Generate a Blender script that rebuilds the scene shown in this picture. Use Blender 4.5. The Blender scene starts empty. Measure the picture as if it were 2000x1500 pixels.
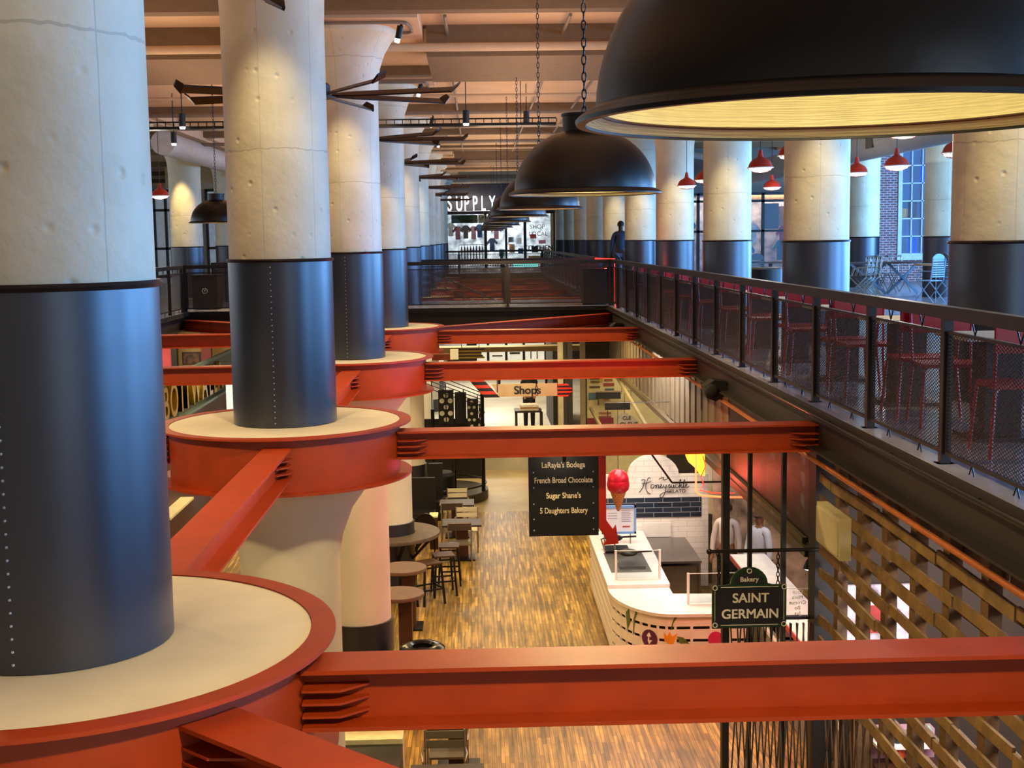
import bpy, bmesh, math, random
from mathutils import Vector, Matrix
random.seed(7)
PI = math.pi
sc = bpy.context.scene
COL = sc.collection

# ---------------------------------------------------------------- camera
F_PX, CAM = 2540.0, Vector((0, 0, 6.87))
_th = math.atan(0.0145)
_c, _s = math.cos(_th), math.sin(_th)
_u, _v = 927.0 - 1000, 468.5 - 750
_ur, _vr = _u * _c - _v * _s, _u * _s + _v * _c
_p = math.atan(-_vr / F_PX)
_yaw = math.atan(-_ur / (F_PX / math.cos(_p)))
FWD = Vector((math.sin(_yaw) * math.cos(_p), math.cos(_yaw) * math.cos(_p), -math.sin(_p)))
RGT = Vector((math.cos(_yaw), -math.sin(_yaw), 0))
DWN = FWD.cross(RGT)
cx = RGT * _c + DWN * _s
cy = RGT * _s - DWN * _c
cam_d = bpy.data.cameras.new('camera')
cam_d.sensor_width = 36
cam_d.lens = F_PX / 2000 * 36
cam_d.clip_end = 500
cam = bpy.data.objects.new('camera', cam_d)
COL.objects.link(cam)
M = Matrix((cx, cy, -FWD)).transposed().to_4x4()
M.translation = CAM
cam.matrix_world = M
sc.camera = cam

# ---------------------------------------------------------------- world, exposure
sc.view_settings.view_transform = 'Standard'
sc.view_settings.look = 'None'
sc.view_settings.gamma = 1
sc.view_settings.use_curve_mapping = False
sc.view_settings.exposure = 0.0
sc.cycles.use_denoising = True
sc.cycles.max_bounces = 6
sc.cycles.diffuse_bounces = 3
sc.cycles.glossy_bounces = 3
sc.cycles.transparent_max_bounces = 12
sc.cycles.sample_clamp_indirect = 4
sc.cycles.caustics_reflective = False
sc.cycles.caustics_refractive = False
w = bpy.data.worlds.new('world'); sc.world = w; w.use_nodes = True
w.node_tree.nodes['Background'].inputs[0].default_value = (1.0, 0.84, 0.66, 1)
w.node_tree.nodes['Background'].inputs[1].default_value = 0.44

def light(name, kind, loc, energy, color, size=None, sizey=None, rot=None, spot=None, blend=.5, radius=.1, target=None):
    d = bpy.data.lights.new(name, kind); d.energy = energy; d.color = color
    if kind == 'AREA':
        d.shape = 'RECTANGLE'; d.size = size; d.size_y = sizey or size
    else:
        d.shadow_soft_size = radius
    if kind == 'SPOT':
        d.spot_size = spot; d.spot_blend = blend
    o = bpy.data.objects.new(name, d); COL.objects.link(o); o.location = loc
    if target is not None:
        o.rotation_euler = (Vector(target) - Vector(loc)).to_track_quat('-Z', 'Y').to_euler()
    elif rot:
        o.rotation_euler = rot
    return o

BLUE = (0.17, 0.46, 1.0)
WARM = (1.0, 0.74, 0.34)
# daylight through the tall windows of the right hand wall
for yy, ee in ((3, 2100), (13, 2600), (23, 2500), (33, 3000)):
    light('window_and_fill_light', 'AREA', (18.0, yy, 7.6), ee, BLUE, 3.6, 6.0, rot=(0, PI / 2, 0))
light('window_and_fill_light', 'AREA', (9.0, -7.0, 7.6), 400, (.50,.72,1), 9, 4.0, rot=(PI / 2, 0, 0))  # added bluish fill from behind the camera, not a window
for yy in (48, 60):
    light('window_and_fill_light', 'AREA', (18.0, yy, 7.6), 1500, BLUE, 3.6, 6.0, rot=(0, PI / 2, 0))
light('window_and_fill_light', 'AREA', (-17.0, 30, 7.6), 500, (.75, .85, 1), 3.6, 30.0, rot=(0, -PI / 2, 0))

for xx in (-4.4, .8):  # upward fill added to brighten the ceiling, no such fittings hang here
    light('ceiling_fill', 'AREA', (xx, 30, 8.3), 520, (1, .72, .52), 1.4, 56, rot=(PI, 0, 0))
light('ceiling_fill', 'AREA', (11, 30, 8.6), 160, (.85, .9, 1), 3, 56, rot=(PI, 0, 0))  # same added ceiling fill over the right side

# ---------------------------------------------------------------- materials
def srgb(h):
    if isinstance(h, str):
        h = h.lstrip('#'); c = [int(h[i:i + 2], 16) / 255 for i in (0, 2, 4)]
    else:
        c = h
    return tuple(x / 12.92 if x <= .04045 else ((x + .055) / 1.055) ** 2.4 for x in c) + (1,)

MATS = {}
def mat(name, col='#808080', rough=.6, metal=0., var=.06, vscale=6., bump=0., bscale=30., emit=0., ecol=None,
        alpha=1., spec=.5, trans=0.):
    if name in MATS: return MATS[name]
    m = bpy.data.materials.new(name); m.use_nodes = True
    nt = m.node_tree; b = nt.nodes['Principled BSDF']
    c = srgb(col)
    b.inputs['Roughness'].default_value = rough
    b.inputs['Metallic'].default_value = metal
    b.inputs['Specular IOR Level'].default_value = spec
    tc = nt.nodes.new('ShaderNodeTexCoord')
    if var > 0:
        n = nt.nodes.new('ShaderNodeTexNoise'); n.inputs['Scale'].default_value = vscale
        n.inputs['Detail'].default_value = 4
        nt.links.new(tc.outputs['Object'], n.inputs['Vector'])
        r = nt.nodes.new('ShaderNodeValToRGB')
        r.color_ramp.elements[0].position = .3; r.color_ramp.elements[1].position = .7
        r.color_ramp.elements[0].color = tuple(max(0, x * (1 - var * 2)) for x in c[:3]) + (1,)
        r.color_ramp.elements[1].color = tuple(min(1, x * (1 + var)) for x in c[:3]) + (1,)
        nt.links.new(n.outputs[0], r.inputs[0])
        nt.links.new(r.outputs[0], b.inputs['Base Color'])
    else:
        b.inputs['Base Color'].default_value = c
    if bump > 0:
        n2 = nt.nodes.new('ShaderNodeTexNoise'); n2.inputs['Scale'].default_value = bscale
        n2.inputs['Detail'].default_value = 5
        nt.links.new(tc.outputs['Object'], n2.inputs['Vector'])
        bp = nt.nodes.new('ShaderNodeBump'); bp.inputs['Strength'].default_value = bump
        bp.inputs['Distance'].default_value = .02
        nt.links.new(n2.outputs[0], bp.inputs['Height']); nt.links.new(bp.outputs[0], b.inputs['Normal'])
    if emit > 0:
        b.inputs['Emission Color'].default_value = srgb(ecol or col)
        b.inputs['Emission Strength'].default_value = emit
    if trans > 0:
        b.inputs['Transmission Weight'].default_value = trans
    b.inputs['Alpha'].default_value = alpha
    MATS[name] = m
    return m

def nd(nt, kind, **k):
    n = nt.nodes.new(kind)
    for a, v in k.items(): setattr(n, a, v)
    return n

def mth(nt, op, a, b=None):
    n = nt.nodes.new('ShaderNodeMath'); n.operation = op
    for i, x in enumerate((a, b)):
        if x is None: continue
        if isinstance(x, (int, float)): n.inputs[i].default_value = x
        else: nt.links.new(x, n.inputs[i])
    return n.outputs[0]

def concrete_mat():
    m = bpy.data.materials.new('painted_concrete'); m.use_nodes = True
    nt = m.node_tree; L = nt.links; b = nt.nodes['Principled BSDF']
    b.inputs['Roughness'].default_value = .55
    tc = nd(nt, 'ShaderNodeTexCoord'); P = tc.outputs['Object']
    n1 = nd(nt, 'ShaderNodeTexNoise'); n1.inputs['Scale'].default_value = 2.2; n1.inputs['Detail'].default_value = 6
    L.new(P, n1.inputs['Vector'])
    r = nd(nt, 'ShaderNodeValToRGB')
    r.color_ramp.elements[0].position = .3; r.color_ramp.elements[1].position = .7
    r.color_ramp.elements[0].color = srgb('#cabf9f'); r.color_ramp.elements[1].color = srgb('#ded3b4')
    L.new(n1.outputs[0], r.inputs[0])
    sep = nd(nt, 'ShaderNodeSeparateXYZ'); L.new(P, sep.inputs[0])
    n2 = nd(nt, 'ShaderNodeTexNoise'); n2.inputs['Scale'].default_value = 5; n2.inputs['Detail'].default_value = 5
    L.new(P, n2.inputs['Vector'])
    nz = mth(nt, 'MULTIPLY', n2.outputs[0], .09)
    z = mth(nt, 'ADD', sep.outputs[2], nz)
    fr = mth(nt, 'ABSOLUTE', mth(nt, 'SUBTRACT', mth(nt, 'FRACT', mth(nt, 'DIVIDE', z, 1.72)), .5))
    line = mth(nt, 'LESS_THAN', fr, .004)
    ang = mth(nt, 'ADD', mth(nt, 'ARCTAN2', sep.outputs[1], sep.outputs[0]), mth(nt, 'MULTIPLY', nz, .35))
    fa = mth(nt, 'ABSOLUTE', mth(nt, 'SUBTRACT', mth(nt, 'FRACT', mth(nt, 'DIVIDE', ang, 1.0472)), .37))
    vl = mth(nt, 'LESS_THAN', fa, .006)
    ln = mth(nt, 'MAXIMUM', line, vl)
    vo = nd(nt, 'ShaderNodeTexVoronoi'); vo.inputs['Scale'].default_value = 5.5
    L.new(P, vo.inputs['Vector'])
    spot = mth(nt, 'SUBTRACT', 1, mth(nt, 'SMOOTH_MIN', mth(nt, 'MULTIPLY', vo.outputs[0], 7), 1))
    n3 = nd(nt, 'ShaderNodeTexNoise'); n3.inputs['Scale'].default_value = 9; n3.inputs['Detail'].default_value = 3
    L.new(P, n3.inputs['Vector'])
    h = mth(nt, 'SUBTRACT', mth(nt, 'ADD', mth(nt, 'MULTIPLY', n3.outputs[0], .35), mth(nt, 'MULTIPLY', n1.outputs[0], 1.3)),
            mth(nt, 'ADD', mth(nt, 'MULTIPLY', ln, .45), mth(nt, 'MULTIPLY', spot, .7)))
    bp = nd(nt, 'ShaderNodeBump'); bp.inputs['Strength'].default_value = .5; bp.inputs['Distance'].default_value = .03
    L.new(h, bp.inputs['Height']); L.new(bp.outputs[0], b.inputs['Normal'])
    mx = nd(nt, 'ShaderNodeMixRGB'); L.new(mth(nt, 'MULTIPLY', ln, .35), mx.inputs[0]); L.new(r.outputs[0], mx.inputs[1])
    mx.inputs[2].default_value = srgb('#7d705c'); L.new(mx.outputs[0], b.inputs['Base Color'])
    MATS['painted_concrete'] = m
    return m

def brick_mat(name, c1, c2, mortar, bw, bh, ms, axes='XZ', rough=.7, bump=.3, nscale=3, nmix=.3, ndark='#000000', off=.5, spec=.5):
    m = bpy.data.materials.new(name); m.use_nodes = True
    nt = m.node_tree; L = nt.links; b = nt.nodes['Principled BSDF']; b.inputs['Roughness'].default_value = rough
    b.inputs['Specular IOR Level'].default_value = spec
    tc = nd(nt, 'ShaderNodeTexCoord'); sep = nd(nt, 'ShaderNodeSeparateXYZ'); L.new(tc.outputs['Object'], sep.inputs[0])
    cmb = nd(nt, 'ShaderNodeCombineXYZ')
    L.new(sep.outputs['XYZ'.index(axes[0])], cmb.inputs[0]); L.new(sep.outputs['XYZ'.index(axes[1])], cmb.inputs[1])
    br = nd(nt, 'ShaderNodeTexBrick'); br.offset = off
    br.inputs['Scale'].default_value = 1
    br.inputs['Brick Width'].default_value = bw; br.inputs['Row Height'].default_value = bh
    br.inputs['Mortar Size'].default_value = ms; br.inputs['Mortar Smooth'].default_value = .1
    br.inputs['Color1'].default_value = srgb(c1); br.inputs['Color2'].default_value = srgb(c2)
    br.inputs['Mortar'].default_value = srgb(mortar)
    L.new(cmb.outputs[0], br.inputs['Vector'])
    n = nd(nt, 'ShaderNodeTexNoise'); n.inputs['Scale'].default_value = nscale; n.inputs['Detail'].default_value = 6
    L.new(tc.outputs['Object'], n.inputs['Vector'])
    r = nd(nt, 'ShaderNodeValToRGB'); r.color_ramp.elements[0].position = .42; r.color_ramp.elements[1].position = .68
    r.color_ramp.elements[0].color = (0, 0, 0, 1)
    L.new(n.outputs[0], r.inputs[0])
    mx = nd(nt, 'ShaderNodeMixRGB'); mx.blend_type = 'MIX'
    L.new(mth(nt, 'MULTIPLY', r.outputs[0], nmix), mx.inputs[0]); L.new(br.outputs[0], mx.inputs[1])
    mx.inputs[2].default_value = srgb(ndark)
    L.new(mx.outputs[0], b.inputs['Base Color'])
    bp = nd(nt, 'ShaderNodeBump'); bp.inputs['Strength'].default_value = bump; bp.inputs['Distance'].default_value = .01; bp.invert = True
    L.new(br.outputs['Fac'], bp.inputs['Height']); L.new(bp.outputs[0], b.inputs['Normal'])
    MATS[name] = m
    return m

def floor_wood():
    m = brick_mat('strip_wood_floor', '#cca650', '#8e6e32', '#4a381a', .62, .058, .003, 'YX', rough=.42, bump=.25, nscale=.9, nmix=.5, ndark='#3a2a18', off=.37)
    nt = m.node_tree; L = nt.links; b = nt.nodes['Principled BSDF']
    tc = nd(nt, 'ShaderNodeTexCoord'); mp = nd(nt, 'ShaderNodeMapping'); mp.inputs['Scale'].default_value = (19, 1.1, 1)
    L.new(tc.outputs['Object'], mp.inputs[0])
    n = nd(nt, 'ShaderNodeTexNoise'); n.inputs['Scale'].default_value = 1; n.inputs['Detail'].default_value = 8
    L.new(mp.outputs[0], n.inputs['Vector'])
    r = nd(nt, 'ShaderNodeValToRGB'); r.color_ramp.elements[0].position = .35; r.color_ramp.elements[1].position = .72
    r.color_ramp.elements[0].color = (.36, .33, .28, 1); r.color_ramp.elements[1].color = (1.5, 1.4, 1.25, 1)
    L.new(n.outputs[0], r.inputs[0])
    src = b.inputs['Base Color'].links[0].from_socket
    mx = nd(nt, 'ShaderNodeMixRGB'); mx.blend_type = 'MULTIPLY'; mx.inputs[0].default_value = .85
    L.new(src, mx.inputs[1]); L.new(r.outputs[0], mx.inputs[2]); L.new(mx.outputs[0], b.inputs['Base Color'])
    return m

CONC = concrete_mat()
WOODF = floor_wood()
BRICK = brick_mat('red_brick', '#a86660', '#875050', '#d2c2c4', .22, .078, .016, 'XZ', nmix=.2, ndark='#402020')
TILEW = brick_mat('white_tile', '#efe9e2', '#e6dfd6', '#c9c1b8', .34, .11, .004, 'XZ', rough=.25, nmix=.0)
TILEB = brick_mat('navy_tile', '#1e2633', '#2a3444', '#8b919b', .36, .10, .006, 'XZ', rough=.2, nmix=.0)
CEIL = mat('ceiling_plaster', '#dcb892', .8, var=.05, vscale=1.2, bump=.15, bscale=8)
CEILD = mat('ceiling_beam_paint', '#7d6444', .8, var=.05, bump=.1)
PIPE = mat('painted_pipe', '#c9ab85', .6, var=.04)
DUCT = mat('grey_duct', '#a8a49c', .5, var=.05)
NAVY = mat('dark_blue_steel', '#141d2e', .43, .3, var=.10, vscale=3, bump=.05, bscale=4, spec=.7)
NAVYR = mat('sleeve_rim_steel', '#2a2422', .35, .6, var=.1)
_nb = NAVY.node_tree.nodes['Principled BSDF']
_nb.inputs['Coat Weight'].default_value = .36; _nb.inputs['Coat Roughness'].default_value = .36; _nb.inputs['Coat IOR'].default_value = 1.9
RIVET = mat('rivet_steel', '#c4c4ca', .35, .4, var=.0)
RED = mat('red_oxide_paint', '#a33804', .48, var=.07, vscale=5, bump=.03)
CREAM = mat('cream_infill', '#e6dcc2', .6, var=.04, vscale=3, bump=.1, bscale=12)
BLACK = mat('black_metal', '#17130f', .38, .4, var=.08)
BLACKP = mat('black_paint', '#0f0d0c', .5, var=.05)
DOMEB = mat('black_enamel', '#0e0a07', .36, .1, var=.06, vscale=8, bump=.02)
DOMEI = mat('cream_enamel', '#f6eec2', .35, var=.05, vscale=12, bump=.3, bscale=1)
_nt = DOMEI.node_tree
for _n in list(_nt.nodes):
    if _n.type == 'TEX_NOISE' and _n.inputs['Scale'].default_value == 1:
        _mp = _nt.nodes.new('ShaderNodeMapping'); _mp.inputs['Scale'].default_value = (7, 7, 220)
        _tc = _nt.nodes.new('ShaderNodeTexCoord'); _nt.links.new(_tc.outputs['Object'], _mp.inputs[0]); _nt.links.new(_mp.outputs[0], _n.inputs['Vector'])
RAIL = mat('railing_steel', '#2b2320', .4, .4, var=.08)
MESHM = mat('wire_mesh_steel', '#3a302c', .4, .5, var=.05)
FASC = mat('fascia_paint', '#1f1813', .5, .1, var=.10, vscale=3, bump=.08)
COPPER = mat('copper_conduit', '#b3662c', .35, .5, var=.08)
UFLOOR = mat('polished_concrete', '#8b8890', .22, var=.15, vscale=1.3, bump=.02, bscale=4)
LCONC = mat('worn_concrete', '#b8a37a', .5, var=.10, vscale=1.1, bump=.08)
LCONC2 = mat('pale_concrete', '#cfc8b4', .35, var=.12, vscale=.9)
CRED = mat('red_chair_paint', '#a3121c', .35, .1, var=.05)
CREDB = mat('red_lamp_enamel', '#c23320', .35, .1, var=.05)
FANM = mat('fan_bronze', '#2e1c16', .35, .6, var=.1)
CHROME = mat('chrome', '#c8c8cc', .15, 1.0, var=0)
WTOP = mat('white_quartz', '#eae6e2', .25, var=.04)
STAIN = mat('stainless_steel', '#8a8480', .3, .9, var=.06)
OAK = mat('pallet_wood', '#7a5f36', .65, var=.22, vscale=5, bump=.35, bscale=20)
OAKD = mat('pallet_wood_back', '#5e4322', .65, var=.22, vscale=5, bump=.35, bscale=20)
WDARK = mat('walnut_wood', '#4a2c1c', .45, var=.15, vscale=8)
WGREY = mat('grey_stained_wood', '#6b5a4c', .45, var=.15, vscale=9)
SIL = mat('silver_chair_metal', '#9c9484', .3, .7, var=.05)
PAPER = mat('cream_paper', '#d9d2b4', .7, var=.04)
WHITE = mat('white_paint', '#e9e6e0', .5, var=.03)
GLOW = mat('lamp_glow', '#fff2cf', .5, var=0, emit=9, ecol='#ffe2a0')
GLOWW = mat('lamp_glow_white', '#ffffff', .5, var=0, emit=6, ecol='#fff4f0')
PINK = mat('pink_wall', '#b0404c', .6, var=.05)
GREEND = mat('sign_green', '#0f2417', .4, var=.05)
LIGHTP = mat('sign_lettering', '#d9d2bc', .5, var=0)
GOLD = mat('gold_letter', '#b08a2c', .3, .7, var=.1)
GREYP = mat('grey_panel', '#5a5348', .5, var=.08)
TEAL = mat('teal_frame', '#4a5c5a', .4, .3, var=.08)
BROWNP = mat('brown_cladding', '#6b5c48', .55, var=.14, vscale=3, bump=.1)
SKIN = mat('skin', '#8a5a42', .5, var=.03)
SKIND = mat('skin_dark', '#4a2e22', .5, var=.03)
HAIRD = mat('dark_hair', '#15100e', .6, var=.05)
def glass_mat(name, tint='#e8eef0', a=.12):
    m = bpy.data.materials.new(name); m.use_nodes = True; nt = m.node_tree; nt.nodes.clear()
    o = nd(nt, 'ShaderNodeOutputMaterial'); mx = nd(nt, 'ShaderNodeMixShader'); t = nd(nt, 'ShaderNodeBsdfTransparent')
    g = nd(nt, 'ShaderNodeBsdfGlossy'); g.inputs['Roughness'].default_value = .03
    fr = nd(nt, 'ShaderNodeFresnel'); fr.inputs[0].default_value = 1.45
    t.inputs[0].default_value = srgb(tint)
    nt.links.new(mth(nt, 'MAXIMUM', fr.outputs[0], a), mx.inputs[0]); nt.links.new(t.outputs[0], mx.inputs[1]); nt.links.new(g.outputs[0], mx.inputs[2])
    nt.links.new(mx.outputs[0], o.inputs[0]); MATS[name] = m; return m
GLASS = glass_mat('clear_glass', a=.05)
GLASSM = mat('matte_window_glass', '#b8c8d8', .7, var=0, alpha=.14, spec=.02)

# ---------------------------------------------------------------- mesh builder
class MB:
    def __init__(s): s.v = []; s.f = []
    def add(s, vs, fs):
        n = len(s.v); s.v += [tuple(x) for x in vs]; s.f += [tuple(i + n for i in f) for f in fs]; return s
    def box(s, x0, x1, y0, y1, z0, z1):
        return s.add([(x, y, z) for z in (z0, z1) for y in (y0, y1) for x in (x0, x1)],
                     [(0, 2, 3, 1), (4, 5, 7, 6), (0, 1, 5, 4), (2, 6, 7, 3), (0, 4, 6, 2), (1, 3, 7, 5)])
    def obox(s, c, size, R=None):
        R = R or Matrix.Identity(3); c = Vector(c); h = [x / 2 for x in size]
        vs = [c + R @ Vector((x * h[0], y * h[1], z * h[2])) for z in (-1, 1) for y in (-1, 1) for x in (-1, 1)]
        return s.add(vs, [(0, 2, 3, 1), (4, 5, 7, 6), (0, 1, 5, 4), (2, 6, 7, 3), (0, 4, 6, 2), (1, 3, 7, 5)])
    def bar(s, a, b, w, h, up=(0, 0, 1)):
        a = Vector(a); b = Vector(b); d = b - a; L = d.length; d.normalize(); up = Vector(up)
        if abs(d.dot(up)) > .98: up = Vector((0, 1, 0))
        x = d.cross(up).normalized(); z = x.cross(d)
        R = Matrix((x, d, z)).transposed()
        return s.obox((a + b) / 2, (w, L, h), R)
    def tube(s, pts, r, n=8, cap=True, closed=False):
        pts = [Vector(p) for p in pts]; m = len(pts); rr = r if isinstance(r, (list, tuple)) else [r] * m
        rings = []; prev = None
        for i, p in enumerate(pts):
            if closed: d = pts[(i + 1) % m] - pts[i - 1]
            else: d = pts[min(i + 1, m - 1)] - pts[max(i - 1, 0)]
            if d.length < 1e-9: d = Vector((0, 0, 1))
            d.normalize()
            if prev is None:
                up = Vector((0, 0, 1)) if abs(d.z) < .95 else Vector((1, 0, 0))
                x = d.cross(up).normalized()
            else:
                x = (prev - d * prev.dot(d)).normalized()
            prev = x; y = d.cross(x)
            rings.append([p + (x * math.cos(2 * PI * k / n) + y * math.sin(2 * PI * k / n)) * rr[i] for k in range(n)])
        vs = [v for q in rings for v in q]; fs = []
        for i in range(m if closed else m - 1):
            j = (i + 1) % m
            for k in range(n):
                fs.append((i * n + k, i * n + (k + 1) % n, j * n + (k + 1) % n, j * n + k))
        if cap and not closed:
            fs.append(tuple(range(n))[::-1]); fs.append(tuple((m - 1) * n + k for k in range(n)))
        return s.add(vs, fs)
    def lathe(s, prof, n=48, c=(0, 0, 0), a0=0, a1=2 * PI, capends=False):
        full = abs(a1 - a0 - 2 * PI) < 1e-6; m = n if full else n + 1
        vs = []
        for r, z in prof:
            for k in range(m):
                a = a0 + (a1 - a0) * k / n
                vs.append((c[0] + r * math.cos(a), c[1] + r * math.sin(a), c[2] + z))
        fs = []
        for i in range(len(prof) - 1):
            for k in range(n):
                k2 = (k + 1) % m
                fs.append((i * m + k, i * m + k2, (i + 1) * m + k2, (i + 1) * m + k))
        return s.add(vs, fs)
    def prism(s, poly, axis, a, b):
        # poly: 2d points, axis: extrusion axis, from a to b
        def P(p, t):
            if axis == 'X': return (t, p[0], p[1])
            if axis == 'Y': return (p[0], t, p[1])
            return (p[0], p[1], t)
        n = len(poly); vs = [P(p, a) for p in poly] + [P(p, b) for p in poly]
        fs = [tuple(range(n)), tuple(range(n, 2 * n))[::-1]] + [(i, (i + 1) % n, n + (i + 1) % n, n + i) for i in range(n)]
        return s.add(vs, fs)
    def sphere(s, c, r, n=12, sx=1, sy=1, sz=1, z0=-1, z1=1):
        t0 = math.asin(z0); t1 = math.asin(z1); m = max(4, n // 2)
        prof = [(math.cos(t0 + (t1 - t0) * i / m) * r, math.sin(t0 + (t1 - t0) * i / m) * r) for i in range(m + 1)]
        q = MB(); q.lathe(prof, n)
        return s.add([(c[0] + v[0] * sx, c[1] + v[1] * sy, c[2] + v[2] * sz) for v in q.v], q.f)
    def build(s, name, m, parent=None, smooth=False, local=False, recalc=True):
        me = bpy.data.meshes.new(name)
        vs = s.v
        if parent is not None and not local:
            R = parent
            off = Vector((0, 0, 0))
            while R is not None: off += Vector(R.location); R = R.parent
            vs = [(x - off[0], y - off[1], z - off[2]) for x, y, z in vs]
        me.from_pydata(vs, [], s.f)
        if recalc:
            bm = bmesh.new(); bm.from_mesh(me); bmesh.ops.remove_doubles(bm, verts=bm.verts, dist=1e-5)
            bmesh.ops.recalc_face_normals(bm, faces=bm.faces)
            bm.to_mesh(me); bm.free()
        if m is not None: me.materials.append(m)
        if smooth:
            for p in me.polygons: p.use_smooth = True
            try: me.set_sharp_from_angle(angle=math.radians(38))
            except Exception: pass
        o = bpy.data.objects.new(name, me); COL.objects.link(o)
        if parent is not None: o.parent = parent
        return o

def tag(o, label, cat, group=None, kind=None):
    if label: o['label'] = label
    if cat: o['category'] = cat
    if group: o['group'] = group
    if kind: o['kind'] = kind
    return o
def thing(name, loc, label, cat, group=None):
    o = bpy.data.objects.new(name, None); COL.objects.link(o); o.location = loc
    o.empty_display_size = .2
    return tag(o, label, cat, group)
def struct(mb, name, m, smooth=False):
    o = mb.build(name, m, smooth=smooth); o['kind'] = 'structure'; return o
def copy_tree(o, parent=None):
    c = o.copy(); COL.objects.link(c)
    if parent is not None: c.parent = parent
    for ch in list(o.children):
        if ch.type == 'LIGHT': continue
        copy_tree(ch, c)
    return c
def dup(o, loc, label, group=None, rz=None):
    c = copy_tree(o); c.location = loc; c['label'] = label
    if group: c['group'] = group
    if rz is not None: c.rotation_euler = (0, 0, rz)
    return c

def text(s, m, parent, loc, size, name='lettering', rx=PI / 2, rz=0, ext=.004, align='CENTER', bold=.0, sx=1., local=False, spacing=1.0):
    cu = bpy.data.curves.new(name, 'FONT'); cu.body = s; cu.size = size; cu.extrude = ext
    cu.align_x = align; cu.align_y = 'CENTER'; cu.space_character = spacing
    t = bpy.data.objects.new('tmp_text', cu); COL.objects.link(t)
    dg = bpy.context.evaluated_depsgraph_get(); dg.update()
    me = bpy.data.meshes.new_from_object(t.evaluated_get(dg))
    bpy.data.objects.remove(t)
    if bold > 0:
        bm = bmesh.new()
        for q, (dx, dy) in enumerate(((-1, -1), (1, -1), (-1, 1), (1, 1))):
            m2 = me.copy(); m2.transform(Matrix.Translation((dx * bold, dy * bold * .6, q * .0002))); bm.from_mesh(m2); bpy.data.meshes.remove(m2)
        bm.to_mesh(me); bm.free()
    me.materials.clear(); me.materials.append(m)
    R = Matrix.Rotation(rz, 4, 'Z') @ Matrix.Rotation(rx, 4, 'X')
    off = Vector(loc)
    if parent is not None and not local:
        Rr = parent
        while Rr is not None: off = off - Vector(Rr.location); Rr = Rr.parent
    me.transform(Matrix.Translation(off) @ R @ Matrix.Diagonal((sx, 1, 1, 1)))
    o = bpy.data.objects.new(name, me); COL.objects.link(o)
    if parent is not None: o.parent = parent
    return o

CX, Y0, DY = -1.80, 5.44, 6.7
ZU, ZC, ZR = 5.30, 10.02, 5.21
XR, XL = 3.20, -6.80
YB0, YB1, YE = 30.5, 34.0, 61.5      # the bridge and the far end of the well
ORD = ['nearest', 'second nearest', 'third nearest', 'fourth nearest', 'fifth nearest', 'sixth nearest', 'seventh nearest',
       'eighth nearest', 'ninth nearest', 'tenth nearest', 'eleventh nearest', 'twelfth nearest', 'thirteenth nearest', 'fourteenth nearest', 'fifteenth nearest',
       'sixteenth nearest', 'seventeenth nearest', 'eighteenth nearest']
def ky(k): return Y0 + DY * k
# ================================================================ SETTING
struct(MB().box(-14, 9, -6, 32.5, -.15, 0), 'floor', WOODF)
struct(MB().box(-14, 9, 32.5, 38.5, -.15, 0), 'floor', LCONC)
struct(MB().box(-14, 9, 38.5, 64, -.15, .9), 'floor', LCONC2)
f = MB()
for b in ((3.20, 19.2, -8, 80), (-16, XL - .0, -8, 80)): f.box(b[0], b[1], b[2], b[3], 5.02, ZU)
for b in ((3.10, 3.20, .64, YB0), (3.10, 3.20, YB1, YE), (XL, XL + .10, .64, YB0), (XL, XL + .10, YB1, YE)): f.box(b[0], b[1], b[2], b[3], 5.245, ZU)
f.box(XL, 3.20, -8, .6, 5.02, ZU); f.box(XL, 3.20, YB0 + .04, YB1 - .04, 5.02, ZU); f.box(XL, 3.20, YE + .04, 80, 5.02, ZU)
struct(f, 'floor', UFLOOR)
struct(MB().box(-18, 19.5, -8, 80.2, ZC, ZC + .2), 'ceiling', CEIL)
# ceiling beams and soffits
n = 0
for k in range(0, 10):
    yb = 17.35 + DY * (k - 2)
    struct(MB().box(-17, 18.5, yb, yb + .30, ZC - .17, ZC), 'trim_%d' % (n + 1), CEILD); n += 1
for y0, y1 in ((19.6, 22.7), (46, 48.5)):
    for a, b in ((-.66, 3.9), (-6.9, -2.95)):
        struct(MB().box(a, b, y0, y1, 9.56, ZC), 'trim_%d' % (n + 1), CEILD); n += 1
struct(MB().box(3.9, 4.2, -8, 76, ZC - .25, ZC), 'trim_%d' % (n + 1), CEIL); n += 1
struct(MB().box(-7.9, -7.6, -8, 76, ZC - .25, ZC), 'trim_%d' % (n + 1), CEIL); n += 1
# walls
struct(MB().box(18.5, 18.7, -8, 43, ZU, ZC), 'wall_right', BRICK)
struct(MB().box(-17.4, -17.2, -8, 76, 0, ZC), 'wall_left', mat('cream_wall', '#c9b68f', .7, var=.05))
struct(MB().box(-18, 19.5, 80, 80.2, 0, ZC), 'wall_back', mat('cream_wall', '#c9b68f'))
# bent cladding walls at lower level, far end
struct(MB().box(-14, 9, 64, 64.2, 0, 5.02), 'wall_lower_back', mat('cream_wall', '#c9b68f'))
struct(MB().box(8.6, 8.8, -6, 64, 0, 5.02), 'wall_lower_right', mat('dim_wall', '#8a7f74', .7))

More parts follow.
